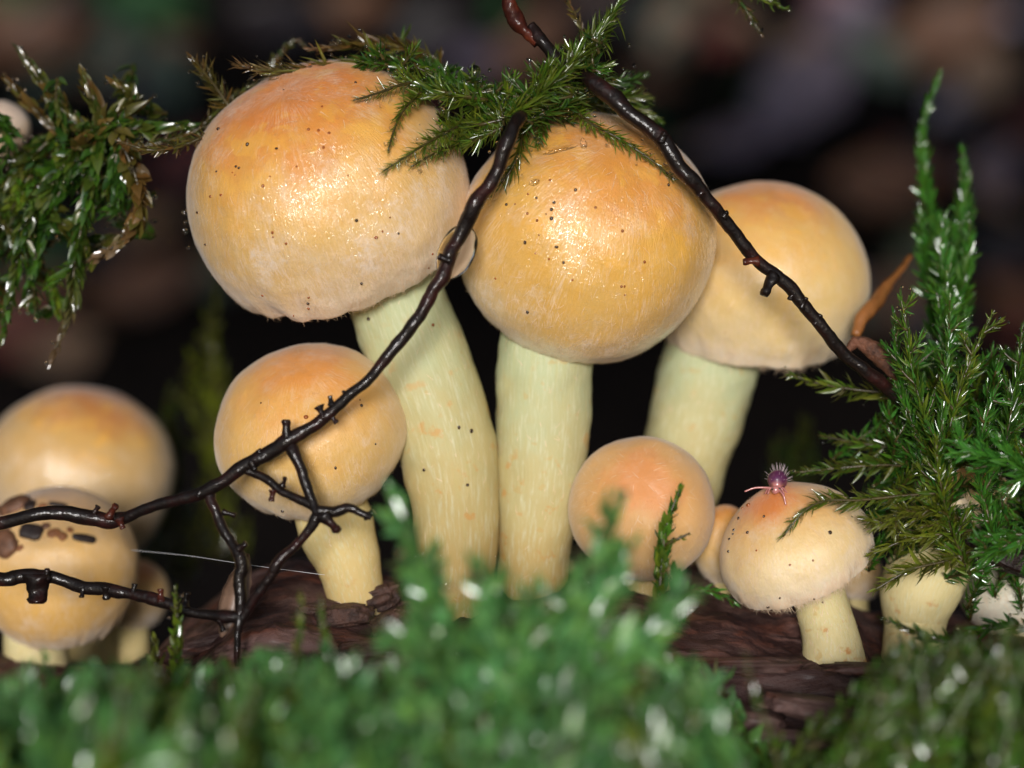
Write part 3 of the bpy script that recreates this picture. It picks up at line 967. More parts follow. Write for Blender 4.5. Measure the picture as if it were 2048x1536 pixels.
# ------------------------------------------------------------------ moss
GREEN, YG, OLIVE, BROWN, DEEP, BRIGHT = (0.050, 0.125, 0.010), (0.135, 0.165, 0.014), (0.085, 0.085, 0.014), (0.13, 0.065, 0.018), (0.022, 0.065, 0.009), (0.05, 0.19, 0.025)


def leaves_on(path, rg, spacing, L, W, spread, cols, hi=True, taper=0.55, flat=0.0, curl=0.25, jitter=0.25, tipcol=None):
    """lance-shaped leaves set spirally round a shoot; all lengths in metres"""
    seglen = np.linalg.norm(np.diff(path, axis=0), axis=1)
    cum = np.concatenate([[0], np.cumsum(seglen)])
    n = max(6, int(cum[-1] / spacing))
    u = (np.arange(n) + rg.uniform(0, 1, n) * 0.6) / n
    T, N, B = frames(path)
    x = u * cum[-1]

    def ip(A):
        return np.stack([np.interp(x, cum, A[:, k]) for k in range(3)], -1)
    p, t, nn, b = ip(path), nrm(ip(T)), nrm(ip(N)), nrm(ip(B))
    ph = np.arange(n) * 2.399 + rg.normal(0, 0.35, n)
    if flat:
        side = np.where(np.arange(n) % 2 == 0, 0.0, np.pi)
        ph2 = side + rg.normal(0, 0.45, n)
        # lie in the picture plane
        m = rg.uniform(0, 1, n) < flat
        ph = np.where(m, ph2, ph)
        b = nrm(np.cross(np.broadcast_to(FWD, t.shape), t))
        nn, b = b, np.cross(t, b)
    rad = nn * np.cos(ph)[:, None] + b * np.sin(ph)[:, None]
    sp = spread * (1 - 0.45 * u) + rg.normal(0, jitter, n)
    d = t * np.cos(sp)[:, None] + rad * np.sin(sp)[:, None]
    d = nrm(d + rg.normal(0, 0.12, (n, 3)))
    sdir = nrm(np.cross(d, rad) + rg.normal(0, 0.45, (n, 3)))
    sdir = nrm(sdir - d * np.sum(sdir * d, 1, keepdims=True))
    up = np.cross(sdir, d)
    size = (1 - taper * smooth(u, 0.55, 1.0)) * rg.uniform(0.65, 1.2, n)
    l = (L * size)[:, None]
    w = (W * size * rg.uniform(0.8, 1.2, n))[:, None]
    cu = (curl * rg.normal(0.7, 0.6, n))[:, None]

    def pt(s_):
        return p + d * l * s_ + (t * 0.6 - rad * 0.4) * cu * l * s_ * s_
    if hi:
        rows = []
        for s_, ww in ((0.0, 0.55), (0.3, 1.0), (0.65, 0.72)):
            c = pt(s_)
            rows += [c - sdir * w * ww + up * w * ww * 0.5, c, c + sdir * w * ww + up * w * ww * 0.5]
        rows.append(pt(1.0))
        V = np.stack(rows, 1)
        f0 = []
        for r in (0, 3):
            for k in (0, 1):
                f0 += [[r + k, r + k + 1, r + k + 4], [r + k, r + k + 4, r + k + 3]]
        f0 += [[6, 7, 9], [7, 8, 9]]
        m = 10
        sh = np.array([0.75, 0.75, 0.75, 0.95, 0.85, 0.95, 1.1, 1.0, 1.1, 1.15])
    else:
        V = np.stack([p, pt(0.4) - sdir * w + up * w * 0.4, pt(0.4) + sdir * w + up * w * 0.4, pt(0.45), pt(1.0)], 1)
        f0 = [[0, 3, 1], [0, 2, 3], [1, 3, 4], [3, 2, 4]]
        m = 5
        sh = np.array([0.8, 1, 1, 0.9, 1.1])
    F = (np.array(f0)[None] + (np.arange(n) * m)[:, None, None]).reshape(-1, 3)
    cols = np.array(cols)
    mixv = rg.uniform(0, 1, (n, len(cols))) ** 2
    mixv /= mixv.sum(1, keepdims=True)
    c = mixv @ cols * rg.uniform(0.65, 1.3, (n, 1))
    if tipcol is not None:
        k = smooth(u, 0.55, 1.0)[:, None]
        c = c * (1 - k) + np.array(tipcol) * k * rg.uniform(0.7, 1.2, (n, 1))
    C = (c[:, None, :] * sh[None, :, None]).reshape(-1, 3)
    tips = pt(1.0)
    return V.reshape(-1, 3), F, C, tips


class Moss:
    """collects leaves, stems and droplets of one moss plant"""

    def __init__(s):
        s.l, s.s, s.d = MB(), [], []

    def shoot(s, path3, rg, L=0.0018, W=0.00032, spacing=0.00028, spread=0.9, cols=(GREEN, YG), hi=True, stem=0.00022, drops=0.08, dr=0.00022, **k):
        n = max(10, int(np.linalg.norm(np.diff(path3, axis=0), axis=1).sum() / 0.0006))
        path = catmull(path3, n)
        V, F, C, tips = leaves_on(path, rg, spacing, L, W, spread, cols, hi, **k)
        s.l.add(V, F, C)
        tv, tf, st = tube(path, stem * np.linspace(1, 0.4, n), 6, caps=True)
        s.s.append((tv, tf))
        m = rg.uniform(0, 1, len(tips)) < drops
        if m.any():
            q = tips[m] * 0.55 + path[rg.integers(0, n, m.sum())] * 0.0 + (tips[m] - 0) * 0.45
            q = q + rg.normal(0, L * 0.15, q.shape)
            s.d.append(np.c_[q, dr * rg.uniform(0.4, 1.3, len(q))])

    def frond(s, pts3, rg, side=6, side_len=0.005, side_ang=0.9, plane=None, **k):
        """main shoot with pinnate side shoots"""
        s.shoot(pts3, rg, **k)
        n = 60
        path = catmull(pts3, n)
        T, N, B = frames(path)
        for i in range(side):
            u = (i + 0.7) / (side + 0.6)
            j = min(n - 2, int(u * n))
            sd = nrm(np.cross(FWD, T[j])) * (1 if i % 2 else -1)
            d = nrm(T[j] * math.cos(side_ang) + sd * math.sin(side_ang) + rg.normal(0, 0.2, 3))
            l = side_len * (1 - 0.6 * u) * rg.uniform(0.7, 1.2)
            q = [path[j], path[j] + d * l * 0.5, path[j] + d * l + T[j] * l * 0.15]
            kk = dict(k)
            kk['L'] = k.get('L', 0.0018) * 0.75
            kk['W'] = k.get('W', 0.00032) * 0.75
            s.shoot(q, rg, **kk)

    def build(s, name, label, cat='moss', group=None, kind=None, base=None, mat='moss'):
        allv = np.vstack(s.l.v)
        lo, hi = allv.min(0), allv.max(0)
        o = base if base is not None else np.array([(lo[0] + hi[0]) / 2, (lo[1] + hi[1]) / 2, lo[2]])
        if kind == 'stuff':
            for a, b in s.s:
                s.l.add(a, b, np.array([0.05, 0.05, 0.012]))
            ob = s.l.build(name, M[mat], None, origin=o)
            return tag(ob, label, cat, group, kind)
        e = empty(name, o, label, cat, group)
        for a, b in s.s:
            mk('shoot_stem', a, b, M['moss_stem'], e)
        x = s.l.build('leaves', M[mat], e)
        x['kind'] = 'stuff'
        if s.d:
            dd = np.vstack(s.d)
            v, f = spheres(dd[:, :3], dd[:, 3], 2)
            w = mk('water_droplets', v, f, M['water'], e)
            w['kind'] = 'stuff'
        return e


def pts(lst, lift=0.12):
    """picture path -> 3D; a point with depth None lies on the mushroom under it"""
    out = []
    for a in lst:
        if a[2] is None:
            out.append(hit(a[0], a[1], a[3] if len(a) > 3 else lift, 0.5)[0])
        else:
            out.append(P(a[0], a[1], a[2]))
    return out


# moss draped over the caps
top = 'moss sprigs draped over the caps'
q1 = 5.47e-5
sprigs = [
    # label, list of (path, params)
    ('olive brown moss tip standing up beside the top of the largest cap', [
        ([(470, 232, 0.9), (432, 175, 0.8), (405, 140, 0.7), (383, 112, 0.6)], dict(L=46 * q1, W=5 * q1, spacing=5 * q1, spread=1.0, flat=0.7, cols=(OLIVE, BROWN, OLIVE), tipcol=(0.14, 0.075, 0.02)))]),
    ('dark wet moss strand hugging the upper edge of the largest cap', [
        ([(250, 300, 1.0), (320, 285, 1.0), (390, 262, 1.1), (440, 215, 1.1), (500, 172, 1.2), (560, 148, 1.2)], dict(L=30 * q1, W=6 * q1, spacing=5 * q1, cols=(DEEP, OLIVE, BROWN), drops=0.12)),
        ([(540, 150, 1.6), (565, 105, 2.0), (592, 82, 2.2), (618, 100, 2.2)], dict(L=24 * q1, W=7 * q1, spacing=7 * q1, cols=(BROWN, DEEP), drops=0.2)),
        ([(420, 268, 0.5), (360, 292, 0.4), (300, 300, 0.3), (236, 282, 0.3)], dict(L=26 * q1, W=5 * q1, spacing=4.5 * q1, cols=(OLIVE, BROWN), tipcol=(0.13, 0.07, 0.03)))]),
    ('brown green moss frond lying on top of the largest cap, pale pointed tip', [
        ([(800, 118, 0.7), (700, 130, 0.55), (600, 142, 0.45), (530, 142, 0.4), (478, 130, 0.4)], dict(L=60 * q1, W=7 * q1, spacing=4.5 * q1, spread=0.45, flat=0.5, cols=(OLIVE, YG, BROWN), tipcol=(0.17, 0.10, 0.04))),
        ([(860, 108, 1.0), (780, 92, 0.9), (700, 92, 0.8), (622, 98, 0.7)], dict(L=48 * q1, W=8 * q1, spacing=5 * q1, spread=0.45, cols=(BROWN, OLIVE), tipcol=(0.17, 0.09, 0.04)))]),
    ('thick wet green moss over the right shoulder of the largest cap', [
        ([(1030, 222, 0.3), (960, 190, 0.25), (880, 158, 0.4), (800, 132, 0.6), (720, 122, 0.8), (650, 128, 0.9)], dict(L=44 * q1, W=8 * q1, spacing=3.0 * q1, spread=0.9, cols=(DEEP, GREEN, GREEN), drops=0.12)),
        ([(1000, 235, 0.2), (930, 205, 0.0), (860, 180, 0.1), (790, 150, 0.3)], dict(L=42 * q1, W=8 * q1, spacing=3.2 * q1, spread=0.9, cols=(GREEN, DEEP, YG), drops=0.12)),
        ([(840, 130, 0.9), (800, 100, 1.1), (818, 62, 1.2)], dict(L=40 * q1, W=7 * q1, spacing=6 * q1, spread=0.5, cols=(OLIVE, GREEN))),
        ([(900, 160, 0.9), (860, 120, 1.0), (790, 88, 1.0), (720, 80, 1.0)], dict(L=40 * q1, W=8 * q1, spacing=5 * q1, spread=0.8, cols=(OLIVE, BROWN)))]),
    ('thin feathery moss sprig pointing left on the largest cap', [
        ([(860, 168, None, 0.22), (800, 188, None, 0.16), (750, 203, None, 0.12), (706, 214, None, 0.1)], dict(L=34 * q1, W=3 * q1, spacing=5 * q1, spread=1.1, flat=0.75, cols=(YG, OLIVE), drops=0.05))]),
    ('yellow green moss sprig curving down over the largest cap', [
        ([(975, 200, 0.05), (900, 188, -0.1), (838, 200, None, 0.22), (798, 234, None, 0.16), (781, 270, None, 0.12), (771, 308, None, 0.1)], dict(L=34 * q1, W=4 * q1, spacing=3.6 * q1, spread=0.95, flat=0.5, cols=(YG, YG, GREEN), drops=0.06))]),
    ('broad feathery yellow green moss sprig across the right side of the largest cap', [
        ([(1010, 238, -0.2), (955, 250, -0.15), (895, 268, None, 0.25), (845, 295, None, 0.2), (806, 320, None, 0.15), (764, 346, None, 0.1)], dict(L=42 * q1, W=3.6 * q1, spacing=3.2 * q1, spread=1.0, flat=0.7, cols=(YG, YG, GREEN), drops=0.08)),
        ([(1005, 255, -0.2), (950, 280, -0.1), (905, 298, None, 0.2), (855, 315, None, 0.15), (812, 338, None, 0.1)], dict(L=36 * q1, W=3.6 * q1, spacing=3.6 * q1, spread=1.0, flat=0.6, cols=(YG, GREEN), drops=0.08)),
        ([(960, 262, -0.1), (900, 248, None, 0.25), (850, 250, None, 0.2)], dict(L=34 * q1, W=4 * q1, spacing=4 * q1, spread=1.0, flat=0.5, cols=(GREEN, DEEP, YG), drops=0.08))]),
    ('dense green moss frond rising over the straight twig', [
        ([(1005, 238, -0.2), (1060, 205, -0.35), (1115, 155, -0.4), (1165, 105, -0.3), (1210, 50, -0.1), (1255, -20, 0.1)], dict(L=50 * q1, W=5.5 * q1, spacing=2.0 * q1, spread=0.75, cols=(GREEN, YG, GREEN, OLIVE), drops=0.05)),
        ([(1010, 225, 0.0), (1060, 190, -0.1), (1095, 140, -0.1), (1112, 100, 0.0)], dict(L=44 * q1, W=5 * q1, spacing=2.6 * q1, spread=0.9, cols=(GREEN, YG), drops=0.05)),
        ([(1030, 250, -0.1), (1090, 225, -0.15), (1150, 200, -0.15), (1190, 170, 0.0)], dict(L=44 * q1, W=6 * q1, spacing=2.4 * q1, spread=0.9, cols=(GREEN, DEEP, OLIVE), drops=0.14)),
        ([(1230, 30, 0.2), (1200, 80, 0.1), (1150, 140, 0.0)], dict(L=50 * q1, W=5 * q1, spacing=3.2 * q1, spread=0.8, cols=(YG, GREEN), drops=0.05)),
        ([(1180, 110, 0.5), (1160, 50, 0.6), (1130, -10, 0.8)], dict(L=22 * q1, W=5 * q1, spacing=6 * q1, spread=0.6, cols=(BROWN, OLIVE), drops=0.2))]),
    ('blurred green moss behind the middle cap and the straight twig', [
        ([(1140, 190, 0.6), (1210, 175, 0.9), (1255, 165, 1.1), (1292, 152, 1.3)], dict(L=44 * q1, W=5 * q1, spacing=3.6 * q1, cols=(GREEN, DEEP))),
        ([(1150, 210, 0.7), (1220, 210, 1.0), (1270, 220, 1.1), (1318, 240, 1.3)], dict(L=44 * q1, W=5 * q1, spacing=3 * q1, cols=(GREEN, OLIVE, YG))),
        ([(1180, 200, 0.9), (1240, 195, 1.0), (1300, 200, 1.3)], dict(L=44 * q1, W=5 * q1, spacing=3 * q1, cols=(GREEN, OLIVE)))]),
    ('wet moss sprig reaching right across the top of the middle cap', [
        ([(1100, 200, -0.2), (1135, 238, None, 0.25), (1172, 268, None, 0.18), (1235, 298, None, 0.14), (1292, 332, None, 0.12), (1340, 366, None, 0.08)], dict(L=34 * q1, W=4 * q1, spacing=3.6 * q1, spread=0.9, flat=0.6, cols=(YG, GREEN, YG), drops=0.1)),
        ([(1120, 190, -0.2), (1140, 225, None, 0.25), (1132, 265, None, 0.2)], dict(L=38 * q1, W=7 * q1, spacing=6 * q1, spread=0.8, cols=(GREEN, DEEP), drops=0.2))]),
    ('yellow green moss sprig hanging down the left side of the middle cap', [
        ([(1060, 218, -0.3), (1066, 265, None, 0.25), (1058, 310, None, 0.2), (1035, 355, None, 0.15), (1005, 385, None, 0.12), (968, 408, None, 0.08)], dict(L=40 * q1, W=5.5 * q1, spacing=4.4 * q1, spread=0.85, flat=0.5, cols=(YG, OLIVE, GREEN), drops=0.14)),
        ([(1085, 220, -0.2), (1098, 262, None, 0.22), (1085, 310, None, 0.16)], dict(L=40 * q1, W=7 * q1, spacing=5 * q1, spread=0.7, cols=(GREEN, OLIVE), drops=0.2))]),
    ('short green moss tips hanging into view above the dark background', [
        ([(1460, -60, 0.8), (1500, -15, 0.8), (1545, 5, 0.8), (1577, 20, 0.8)], dict(L=26 * q1, W=4.5 * q1, spacing=4 * q1, cols=(GREEN, YG))),
        ([(1450, -40, 0.9), (1480, 5, 1.0), (1505, 40, 1.0), (1522, 68, 1.0)], dict(L=24 * q1, W=5 * q1, spacing=5 * q1, cols=(DEEP, BROWN)))]),
]
for i, (lab, sh) in enumerate(sprigs):
    rg = np.random.default_rng(1000 + i)
    ms = Moss()
    for lst, k in sh:
        k = dict(k)
        k['W'] *= 0.5
        k['spacing'] *= 0.36
        k['jitter'] = 0.38
        ms.shoot(pts(lst), rg, dr=3.4 * q1, **k)
    extra = {3: (26, 760, 1010, 100, 215, 0.1, 1.0), 7: (44, 990, 1215, 105, 245, -0.35, 0.35)}.get(i)
    if extra:
        for j in range(extra[0]):
            x, y, d = rg.uniform(extra[1], extra[2]), 0, rg.uniform(extra[5], extra[6])
            f = (x - extra[1]) / (extra[2] - extra[1])
            y = (rg.uniform(105, 150) + f * 75) if i == 3 else (245 - f * 120 + rg.normal(0, 22))
            a = rg.uniform(-2.2, 2.2)
            l = rg.uniform(25, 65)
            ms.shoot(pts([(x, y, d), (x + l * 0.5 * math.sin(a) + rg.normal(0, 5), y - l * 0.5 * math.cos(a), d - 0.05), (x + l * math.sin(a), y - l * math.cos(a), d - 0.05)]), rg, L=32 * q1, W=rg.uniform(2, 4) * q1, spacing=1.8 * q1, spread=0.9, jitter=0.4,
                     cols=((GREEN, DEEP), (YG, GREEN), (OLIVE, DEEP))[j % 3], drops=0.06, dr=3.2 * q1)
    ms.build('moss_sprig', lab, 'moss', top)

# dark hanging moss left of the largest cap
rg = np.random.default_rng(2)
ms = Moss()
for lst, k in [
    ([(190, 280, 1.3), (130, 225, 1.3), (80, 160, 1.3), (32, 92, 1.3)], dict(L=36 * q1, W=10 * q1, spacing=4.5 * q1, spread=0.6, cols=(OLIVE, DEEP, BROWN), tipcol=(0.11, 0.11, 0.05))),
    ([(150, 290, 1.4), (90, 240, 1.4), (45, 195, 1.4), (8, 155, 1.4)], dict(L=34 * q1, W=9 * q1, spacing=6 * q1, spread=0.6, cols=(OLIVE, BROWN))),
    ([(170, 300, 1.1), (200, 240, 1.0), (180, 180, 1.0), (165, 145, 1.0)], dict(L=40 * q1, W=12 * q1, spacing=6 * q1, spread=0.8, cols=(OLIVE, BROWN, DEEP))),
    ([(150, 300, 1.1), (220, 240, 1.0), (270, 205, 1.0), (225, 160, 1.0)], dict(L=42 * q1, W=13 * q1, spacing=5 * q1, spread=0.9, cols=(OLIVE, DEEP, BROWN))),
    ([(150, 260, 1.1), (220, 260, 1.0), (300, 255, 1.0), (390, 250, 1.1)], dict(L=38 * q1, W=10 * q1, spacing=4 * q1, cols=(GREEN, DEEP, OLIVE))),
    ([(200, 240, 1.1), (190, 320, 1.1), (170, 420, 1.1), (150, 520, 1.1), (140, 620, 1.1), (105, 715, 1.1)], dict(L=44 * q1, W=10 * q1, spacing=4.5 * q1, spread=0.8, cols=(GREEN, DEEP, OLIVE), tipcol=(0.13, 0.08, 0.04))),
    ([(160, 280, 1.2), (110, 360, 1.2), (60, 440, 1.2), (30, 540, 1.2), (5, 680, 1.2)], dict(L=42 * q1, W=10 * q1, spacing=4.2 * q1, spread=0.9, cols=(DEEP, GREEN, OLIVE))),
    ([(230, 260, 0.9), (270, 350, 0.9), (280, 420, 0.9), (245, 480, 0.9), (190, 520, 0.9)], dict(L=40 * q1, W=14 * q1, spacing=7 * q1, spread=0.9, cols=(OLIVE, BROWN), tipcol=(0.16, 0.10, 0.05))),
    ([(260, 240, 1.1), (230, 330, 1.1), (240, 420, 1.1)], dict(L=40 * q1, W=11 * q1, spacing=4.5 * q1, cols=(GREEN, DEEP))),
    ([(120, 260, 1.5), (60, 320, 1.5), (-20, 420, 1.5)], dict(L=40 * q1, W=10 * q1, spacing=4.5 * q1, cols=(DEEP, OLIVE))),
    ([(180, 300, 1.3), (100, 420, 1.3), (70, 520, 1.3), (50, 600, 1.3)], dict(L=40 * q1, W=10 * q1, spacing=4.5 * q1, cols=(GREEN, DEEP))),
    ([(200, 230, 1.4), (240, 300, 1.4), (210, 380, 1.4), (130, 460, 1.4)], dict(L=42 * q1, W=11 * q1, spacing=4 * q1, cols=(GREEN, YG, DEEP))),
    ([(260, 280, 1.6), (180, 330, 1.6), (90, 340, 1.6), (0, 360, 1.6)], dict(L=42 * q1, W=11 * q1, spacing=4 * q1, cols=(DEEP, GREEN))),
    ([(60, 300, 1.6), (20, 420, 1.6), (-20, 560, 1.6)], dict(L=42 * q1, W=11 * q1, spacing=4 * q1, cols=(DEEP, OLIVE))),
]:
    k = dict(k)
    k['spacing'] *= 0.62
    ms.shoot(pts(lst), rg, drops=0.12, dr=5.0 * q1, curl=0.5, **k)
for i in range(38):
    y = rg.uniform(190, 640)
    xr = np.interp(y, [190, 260, 400, 480, 560, 640], [250, 300, 270, 220, 150, 130])
    x = rg.uniform(-30, xr)
    d = rg.uniform(1.2, 2.2)
    a = rg.normal(0, 0.8)
    l = rg.uniform(60, 120)
    ms.shoot(pts([(x - l * math.sin(a), y - l * math.cos(a), d), (x - l * 0.5 * math.sin(a) + rg.normal(0, 10), y - l * 0.5 * math.cos(a), d - 0.1), (x, y, d - 0.2)]), rg, L=38 * q1, W=rg.uniform(6, 13) * q1, spacing=4 * q1, spread=0.9,
             cols=((DEEP, GREEN), (OLIVE, DEEP), (GREEN, YG), (BROWN, DEEP), (DEEP, OLIVE))[i % 5], drops=0.10, dr=4.5 * q1, curl=0.5)
ms.build('moss_clump', 'dark olive moss hanging beside the largest cap, beaded with water drops', 'moss')

# the moss clump on the right
rg = np.random.default_rng(5)
ms = Moss()
Lr, Wr = 34 * q1, 3.6 * q1
right = [
    ([(1890, 660, 2.6), (1885, 560, 2.7), (1868, 450, 2.8), (1848, 350, 2.8), (1845, 260, 2.9), (1878, 150, 3.0)], dict(L=40 * q1, W=7 * q1, spacing=2.6 * q1, spread=0.7, cols=(GREEN, BRIGHT))),
    ([(1900, 640, 2.3), (1905, 520, 2.4), (1930, 400, 2.5), (1925, 300, 2.5)], dict(L=46 * q1, W=7 * q1, spacing=2.4 * q1, spread=0.9, cols=(GREEN, BRIGHT))),
    ([(1895, 700, 1.4), (1892, 600, 1.5), (1885, 500, 1.7), (1890, 430, 1.9)], dict(L=46 * q1, W=6 * q1, spacing=2.4 * q1, spread=0.9, cols=(GREEN, BRIGHT))),
    ([(1870, 680, 2.2), (1862, 590, 2.2), (1850, 500, 2.3), (1838, 420, 2.4)], dict(L=44 * q1, W=6 * q1, spacing=2.6 * q1, spread=0.9, cols=(GREEN, BRIGHT))),
    ([(1920, 680, 1.8), (1925, 590, 1.8), (1935, 510, 1.9), (1940, 440, 2.0)], dict(L=44 * q1, W=6 * q1, spacing=2.6 * q1, spread=0.9, cols=(GREEN, BRIGHT))),
    ([(1900, 760, 0.8), (1890, 680, 0.9), (1895, 610, 1.0), (1890, 550, 1.1)], dict(L=40 * q1, W=5 * q1, spacing=2.6 * q1, spread=0.9, cols=(GREEN, BRIGHT))),
    ([(1880, 960, 0.1), (1850, 840, 0.0), (1822, 730, 0.0), (1812, 650, 0.0), (1800, 590, 0.0)], dict(cols=(GREEN, YG, BRIGHT))),
    ([(1860, 960, 0.2), (1825, 850, 0.2), (1800, 740, 0.2), (1787, 625, 0.2)], dict(cols=(GREEN, DEEP, BRIGHT))),
    ([(1880, 1020, -0.1), (1890, 900, -0.2), (1920, 780, -0.2), (1950, 700, -0.2), (1985, 628, -0.2)], dict(cols=(GREEN, YG))),
    ([(1870, 1080, -0.2), (1875, 960, -0.3), (1885, 840, -0.2), (1895, 720, 0.1), (1900, 600, 0.4)], dict(cols=(GREEN, GREEN, BRIGHT))),
    ([(1850, 830, 0.5), (1780, 790, 0.7), (1700, 778, 0.8), (1630, 765, 0.9), (1574, 748, 0.9)], dict(L=44 * q1, W=6.5 * q1, spacing=7 * q1, spread=0.95, flat=0.8, cols=(GREEN, YG, OLIVE))),
    ([(1850, 900, 0.6), (1780, 895, 0.8), (1710, 885, 0.9), (1645, 872, 1.0)], dict(L=40 * q1, W=5 * q1, spacing=5 * q1, spread=1.0, flat=0.5, cols=(OLIVE, GREEN))),
    ([(1860, 940, 0.4), (1780, 930, 0.6), (1690, 935, 0.7), (1590, 945, 0.7)], dict(L=40 * q1, W=5 * q1, spacing=4 * q1, spread=0.95, flat=0.4, cols=(OLIVE, GREEN))),
    ([(1890, 985, -0.4), (1800, 992, -0.45), (1720, 1000, -0.5), (1650, 1002, -0.55), (1605, 1025, -0.6), (1566, 1074, -0.6)], dict(L=40 * q1, W=4.5 * q1, spacing=4 * q1, spread=0.75, flat=0.7, cols=(YG, OLIVE, GREEN))),
    ([(1960, 1095, -0.3), (1890, 1122, -0.35), (1820, 1140, -0.4), (1745, 1182, -0.4)], dict(L=42 * q1, W=5.5 * q1, spacing=5 * q1, spread=0.9, flat=0.6, cols=(YG, OLIVE))),
    ([(1950, 1060, -0.2), (1880, 1068, -0.3), (1810, 1080, -0.3), (1738, 1112, -0.3)], dict(L=42 * q1, W=5.5 * q1, spacing=5 * q1, spread=0.9, flat=0.6, cols=(YG, OLIVE))),
    ([(2000, 960, -0.3), (2020, 840, -0.2), (2035, 740, 0.0), (2045, 650, 0.1)], dict(cols=(GREEN, DEEP))),
    ([(2090, 950, -0.9), (2020, 925, -0.9), (1960, 905, -0.9), (1902, 884, -0.8)], dict(L=44 * q1, W=8 * q1, spacing=3.5 * q1, spread=0.7, cols=(BRIGHT, BRIGHT, GREEN))),
    ([(2090, 1060, -0.8), (2030, 1085, -0.8), (1955, 1108, -0.8)], dict(L=42 * q1, W=7 * q1, spacing=4 * q1, spread=0.7, cols=(BRIGHT, GREEN))),
    ([(1990, 1080, -0.3), (1960, 960, -0.3), (1965, 860, -0.3), (2000, 760, -0.2)], dict(cols=(GREEN, BRIGHT))),
    ([(1920, 1040, -0.3), (1870, 1020, -0.4), (1800, 1030, -0.5), (1745, 1060, -0.5)], dict(cols=(YG, OLIVE), L=38 * q1, W=5 * q1)),
    ([(1940, 1150, -0.3), (1900, 1050, -0.4), (1880, 960, -0.5), (1870, 880, -0.5)], dict(cols=(GREEN, YG))),
]
for lst, k in right:
    kk = dict(L=Lr, W=Wr, spacing=2.6 * q1, spread=0.75)
    kk.update(k)
    kk['spacing'] *= 0.5
    kk['W'] *= 0.8
    ms.frond(pts(lst), rg, side=0 if 'flat' in k or lst[-1][2] > 1.6 else 6, side_len=70 * q1, side_ang=0.7, drops=0.07, dr=2.6 * q1, **kk)
for i in range(230):
    x, y = rg.uniform(1770, 2070), rg.uniform(690, 1150)
    if (x < 1830 and y < 740) or (x < 1960 and y > 1070):
        continue
    d = rg.uniform(0.1, 1.3)
    a = rg.normal(0, 0.7)
    l = rg.uniform(70, 140)
    b = (x - l * math.sin(a), y + l * math.cos(a) * 0.9)
    ms.shoot(pts([(b[0], b[1], d + 0.3), ((x + b[0]) / 2 + rg.normal(0, 8), (y + b[1]) / 2, d + 0.05), (x, y, d)]), rg, L=Lr, W=3.4 * q1, spacing=2.4 * q1, spread=0.8,
             cols=((GREEN, BRIGHT), (GREEN, BRIGHT), (GREEN, YG), (DEEP, GREEN))[i % 4], drops=0.08, dr=2.6 * q1)
ms.build('moss_clump', 'tall glistening green moss clump beside the bell shaped mushroom', 'moss')

# single sprigs in front of the log
rg = np.random.default_rng(9)
singles = [
    ('spiny upright green moss sprig in front of the young peach mushroom', [([(1318, 1200, -0.9), (1325, 1110, -0.9), (1335, 1045, -0.9), (1362, 972, -0.9)], dict(L=28 * q1, W=8 * q1, spacing=2.2 * q1, spread=0.8, cols=(GREEN, YG, BRIGHT), stem=4 * q1)),
                                                           ([(1330, 1090, -0.9), (1355, 1078, -0.95), (1380, 1066, -0.95)], dict(L=16 * q1, W=5 * q1, spacing=5 * q1, spread=0.5, cols=(GREEN, YG))),
                                                           ([(1360, 1250, -1.2), (1352, 1180, -1.2), (1348, 1130, -1.2)], dict(L=40 * q1, W=9 * q1, spacing=3 * q1, spread=0.9, cols=(DEEP, GREEN)))]),
    ('green moss sprig lying towards the bell shaped mushroom', [([(1330, 1200, -1.2), (1390, 1178, -1.1), (1440, 1190, -1.0), (1478, 1212, -0.9)], dict(L=24 * q1, W=4.5 * q1, spacing=4 * q1, spread=0.9, cols=(GREEN, BRIGHT)))]),
    ('yellow green moss shoot in front of the junction of the black twig', [([(352, 1420, -1.4), (352, 1330, -1.3), (355, 1250, -1.2), (350, 1178, -1.2)], dict(L=28 * q1, W=7 * q1, spacing=2.4 * q1, spread=0.8, cols=(YG, OLIVE, GREEN)))]),
    ('short olive moss shoot beside the yellow green one below the twig', [([(318, 1420, -1.5), (312, 1340, -1.4), (308, 1276, -1.3)], dict(L=28 * q1, W=7 * q1, spacing=2.4 * q1, spread=0.8, cols=(YG, OLIVE)))]),
    ('two thin blurred moss stalks before the foot of the small round mushroom', [([(600, 1420, -3.2), (598, 1290, -3.2), (600, 1180, -3.1)], dict(L=26 * q1, W=6 * q1, spacing=5 * q1, spread=0.4, cols=(GREEN, YG), hi=False)),
                                                                                 ([(655, 1420, -3.0), (650, 1290, -3.0), (640, 1190, -3.0)], dict(L=26 * q1, W=6 * q1, spacing=5 * q1, spread=0.4, cols=(GREEN, YG), hi=False))]),
    ('dark green moss frond crossing the foot of the fluted stem', [([(2080, 1350, -1.2), (1960, 1305, -1.3), (1860, 1275, -1.3), (1765, 1238, -1.3)], dict(L=34 * q1, W=5 * q1, spacing=2.6 * q1, spread=0.9, flat=0.3, cols=(DEEP, GREEN, OLIVE))),
                                                          ([(2090, 1260, -0.8), (2010, 1250, -0.9), (1950, 1262, -0.9), (1905, 1290, -1.0)], dict(L=34 * q1, W=5 * q1, spacing=2.6 * q1, spread=0.9, cols=(DEEP, GREEN)))]),
    ('narrow blurred moss stalk in front of the reddish log face', [([(1572, 1580, -4.5), (1540, 1470, -4.5), (1510, 1390, -4.4), (1490, 1305, -4.3)], dict(L=26 * q1, W=6 * q1, spacing=5 * q1, spread=0.35, cols=(OLIVE, GREEN), hi=False))]),
]
for i, (lab, sh) in enumerate(singles):
    ms = Moss()
    for lst, k in sh:
        ms.shoot(pts(lst), rg, drops=0.05, dr=3 * q1, **k)
    ms.build('moss_sprig', lab, 'moss', 'moss sprigs in front of the log')

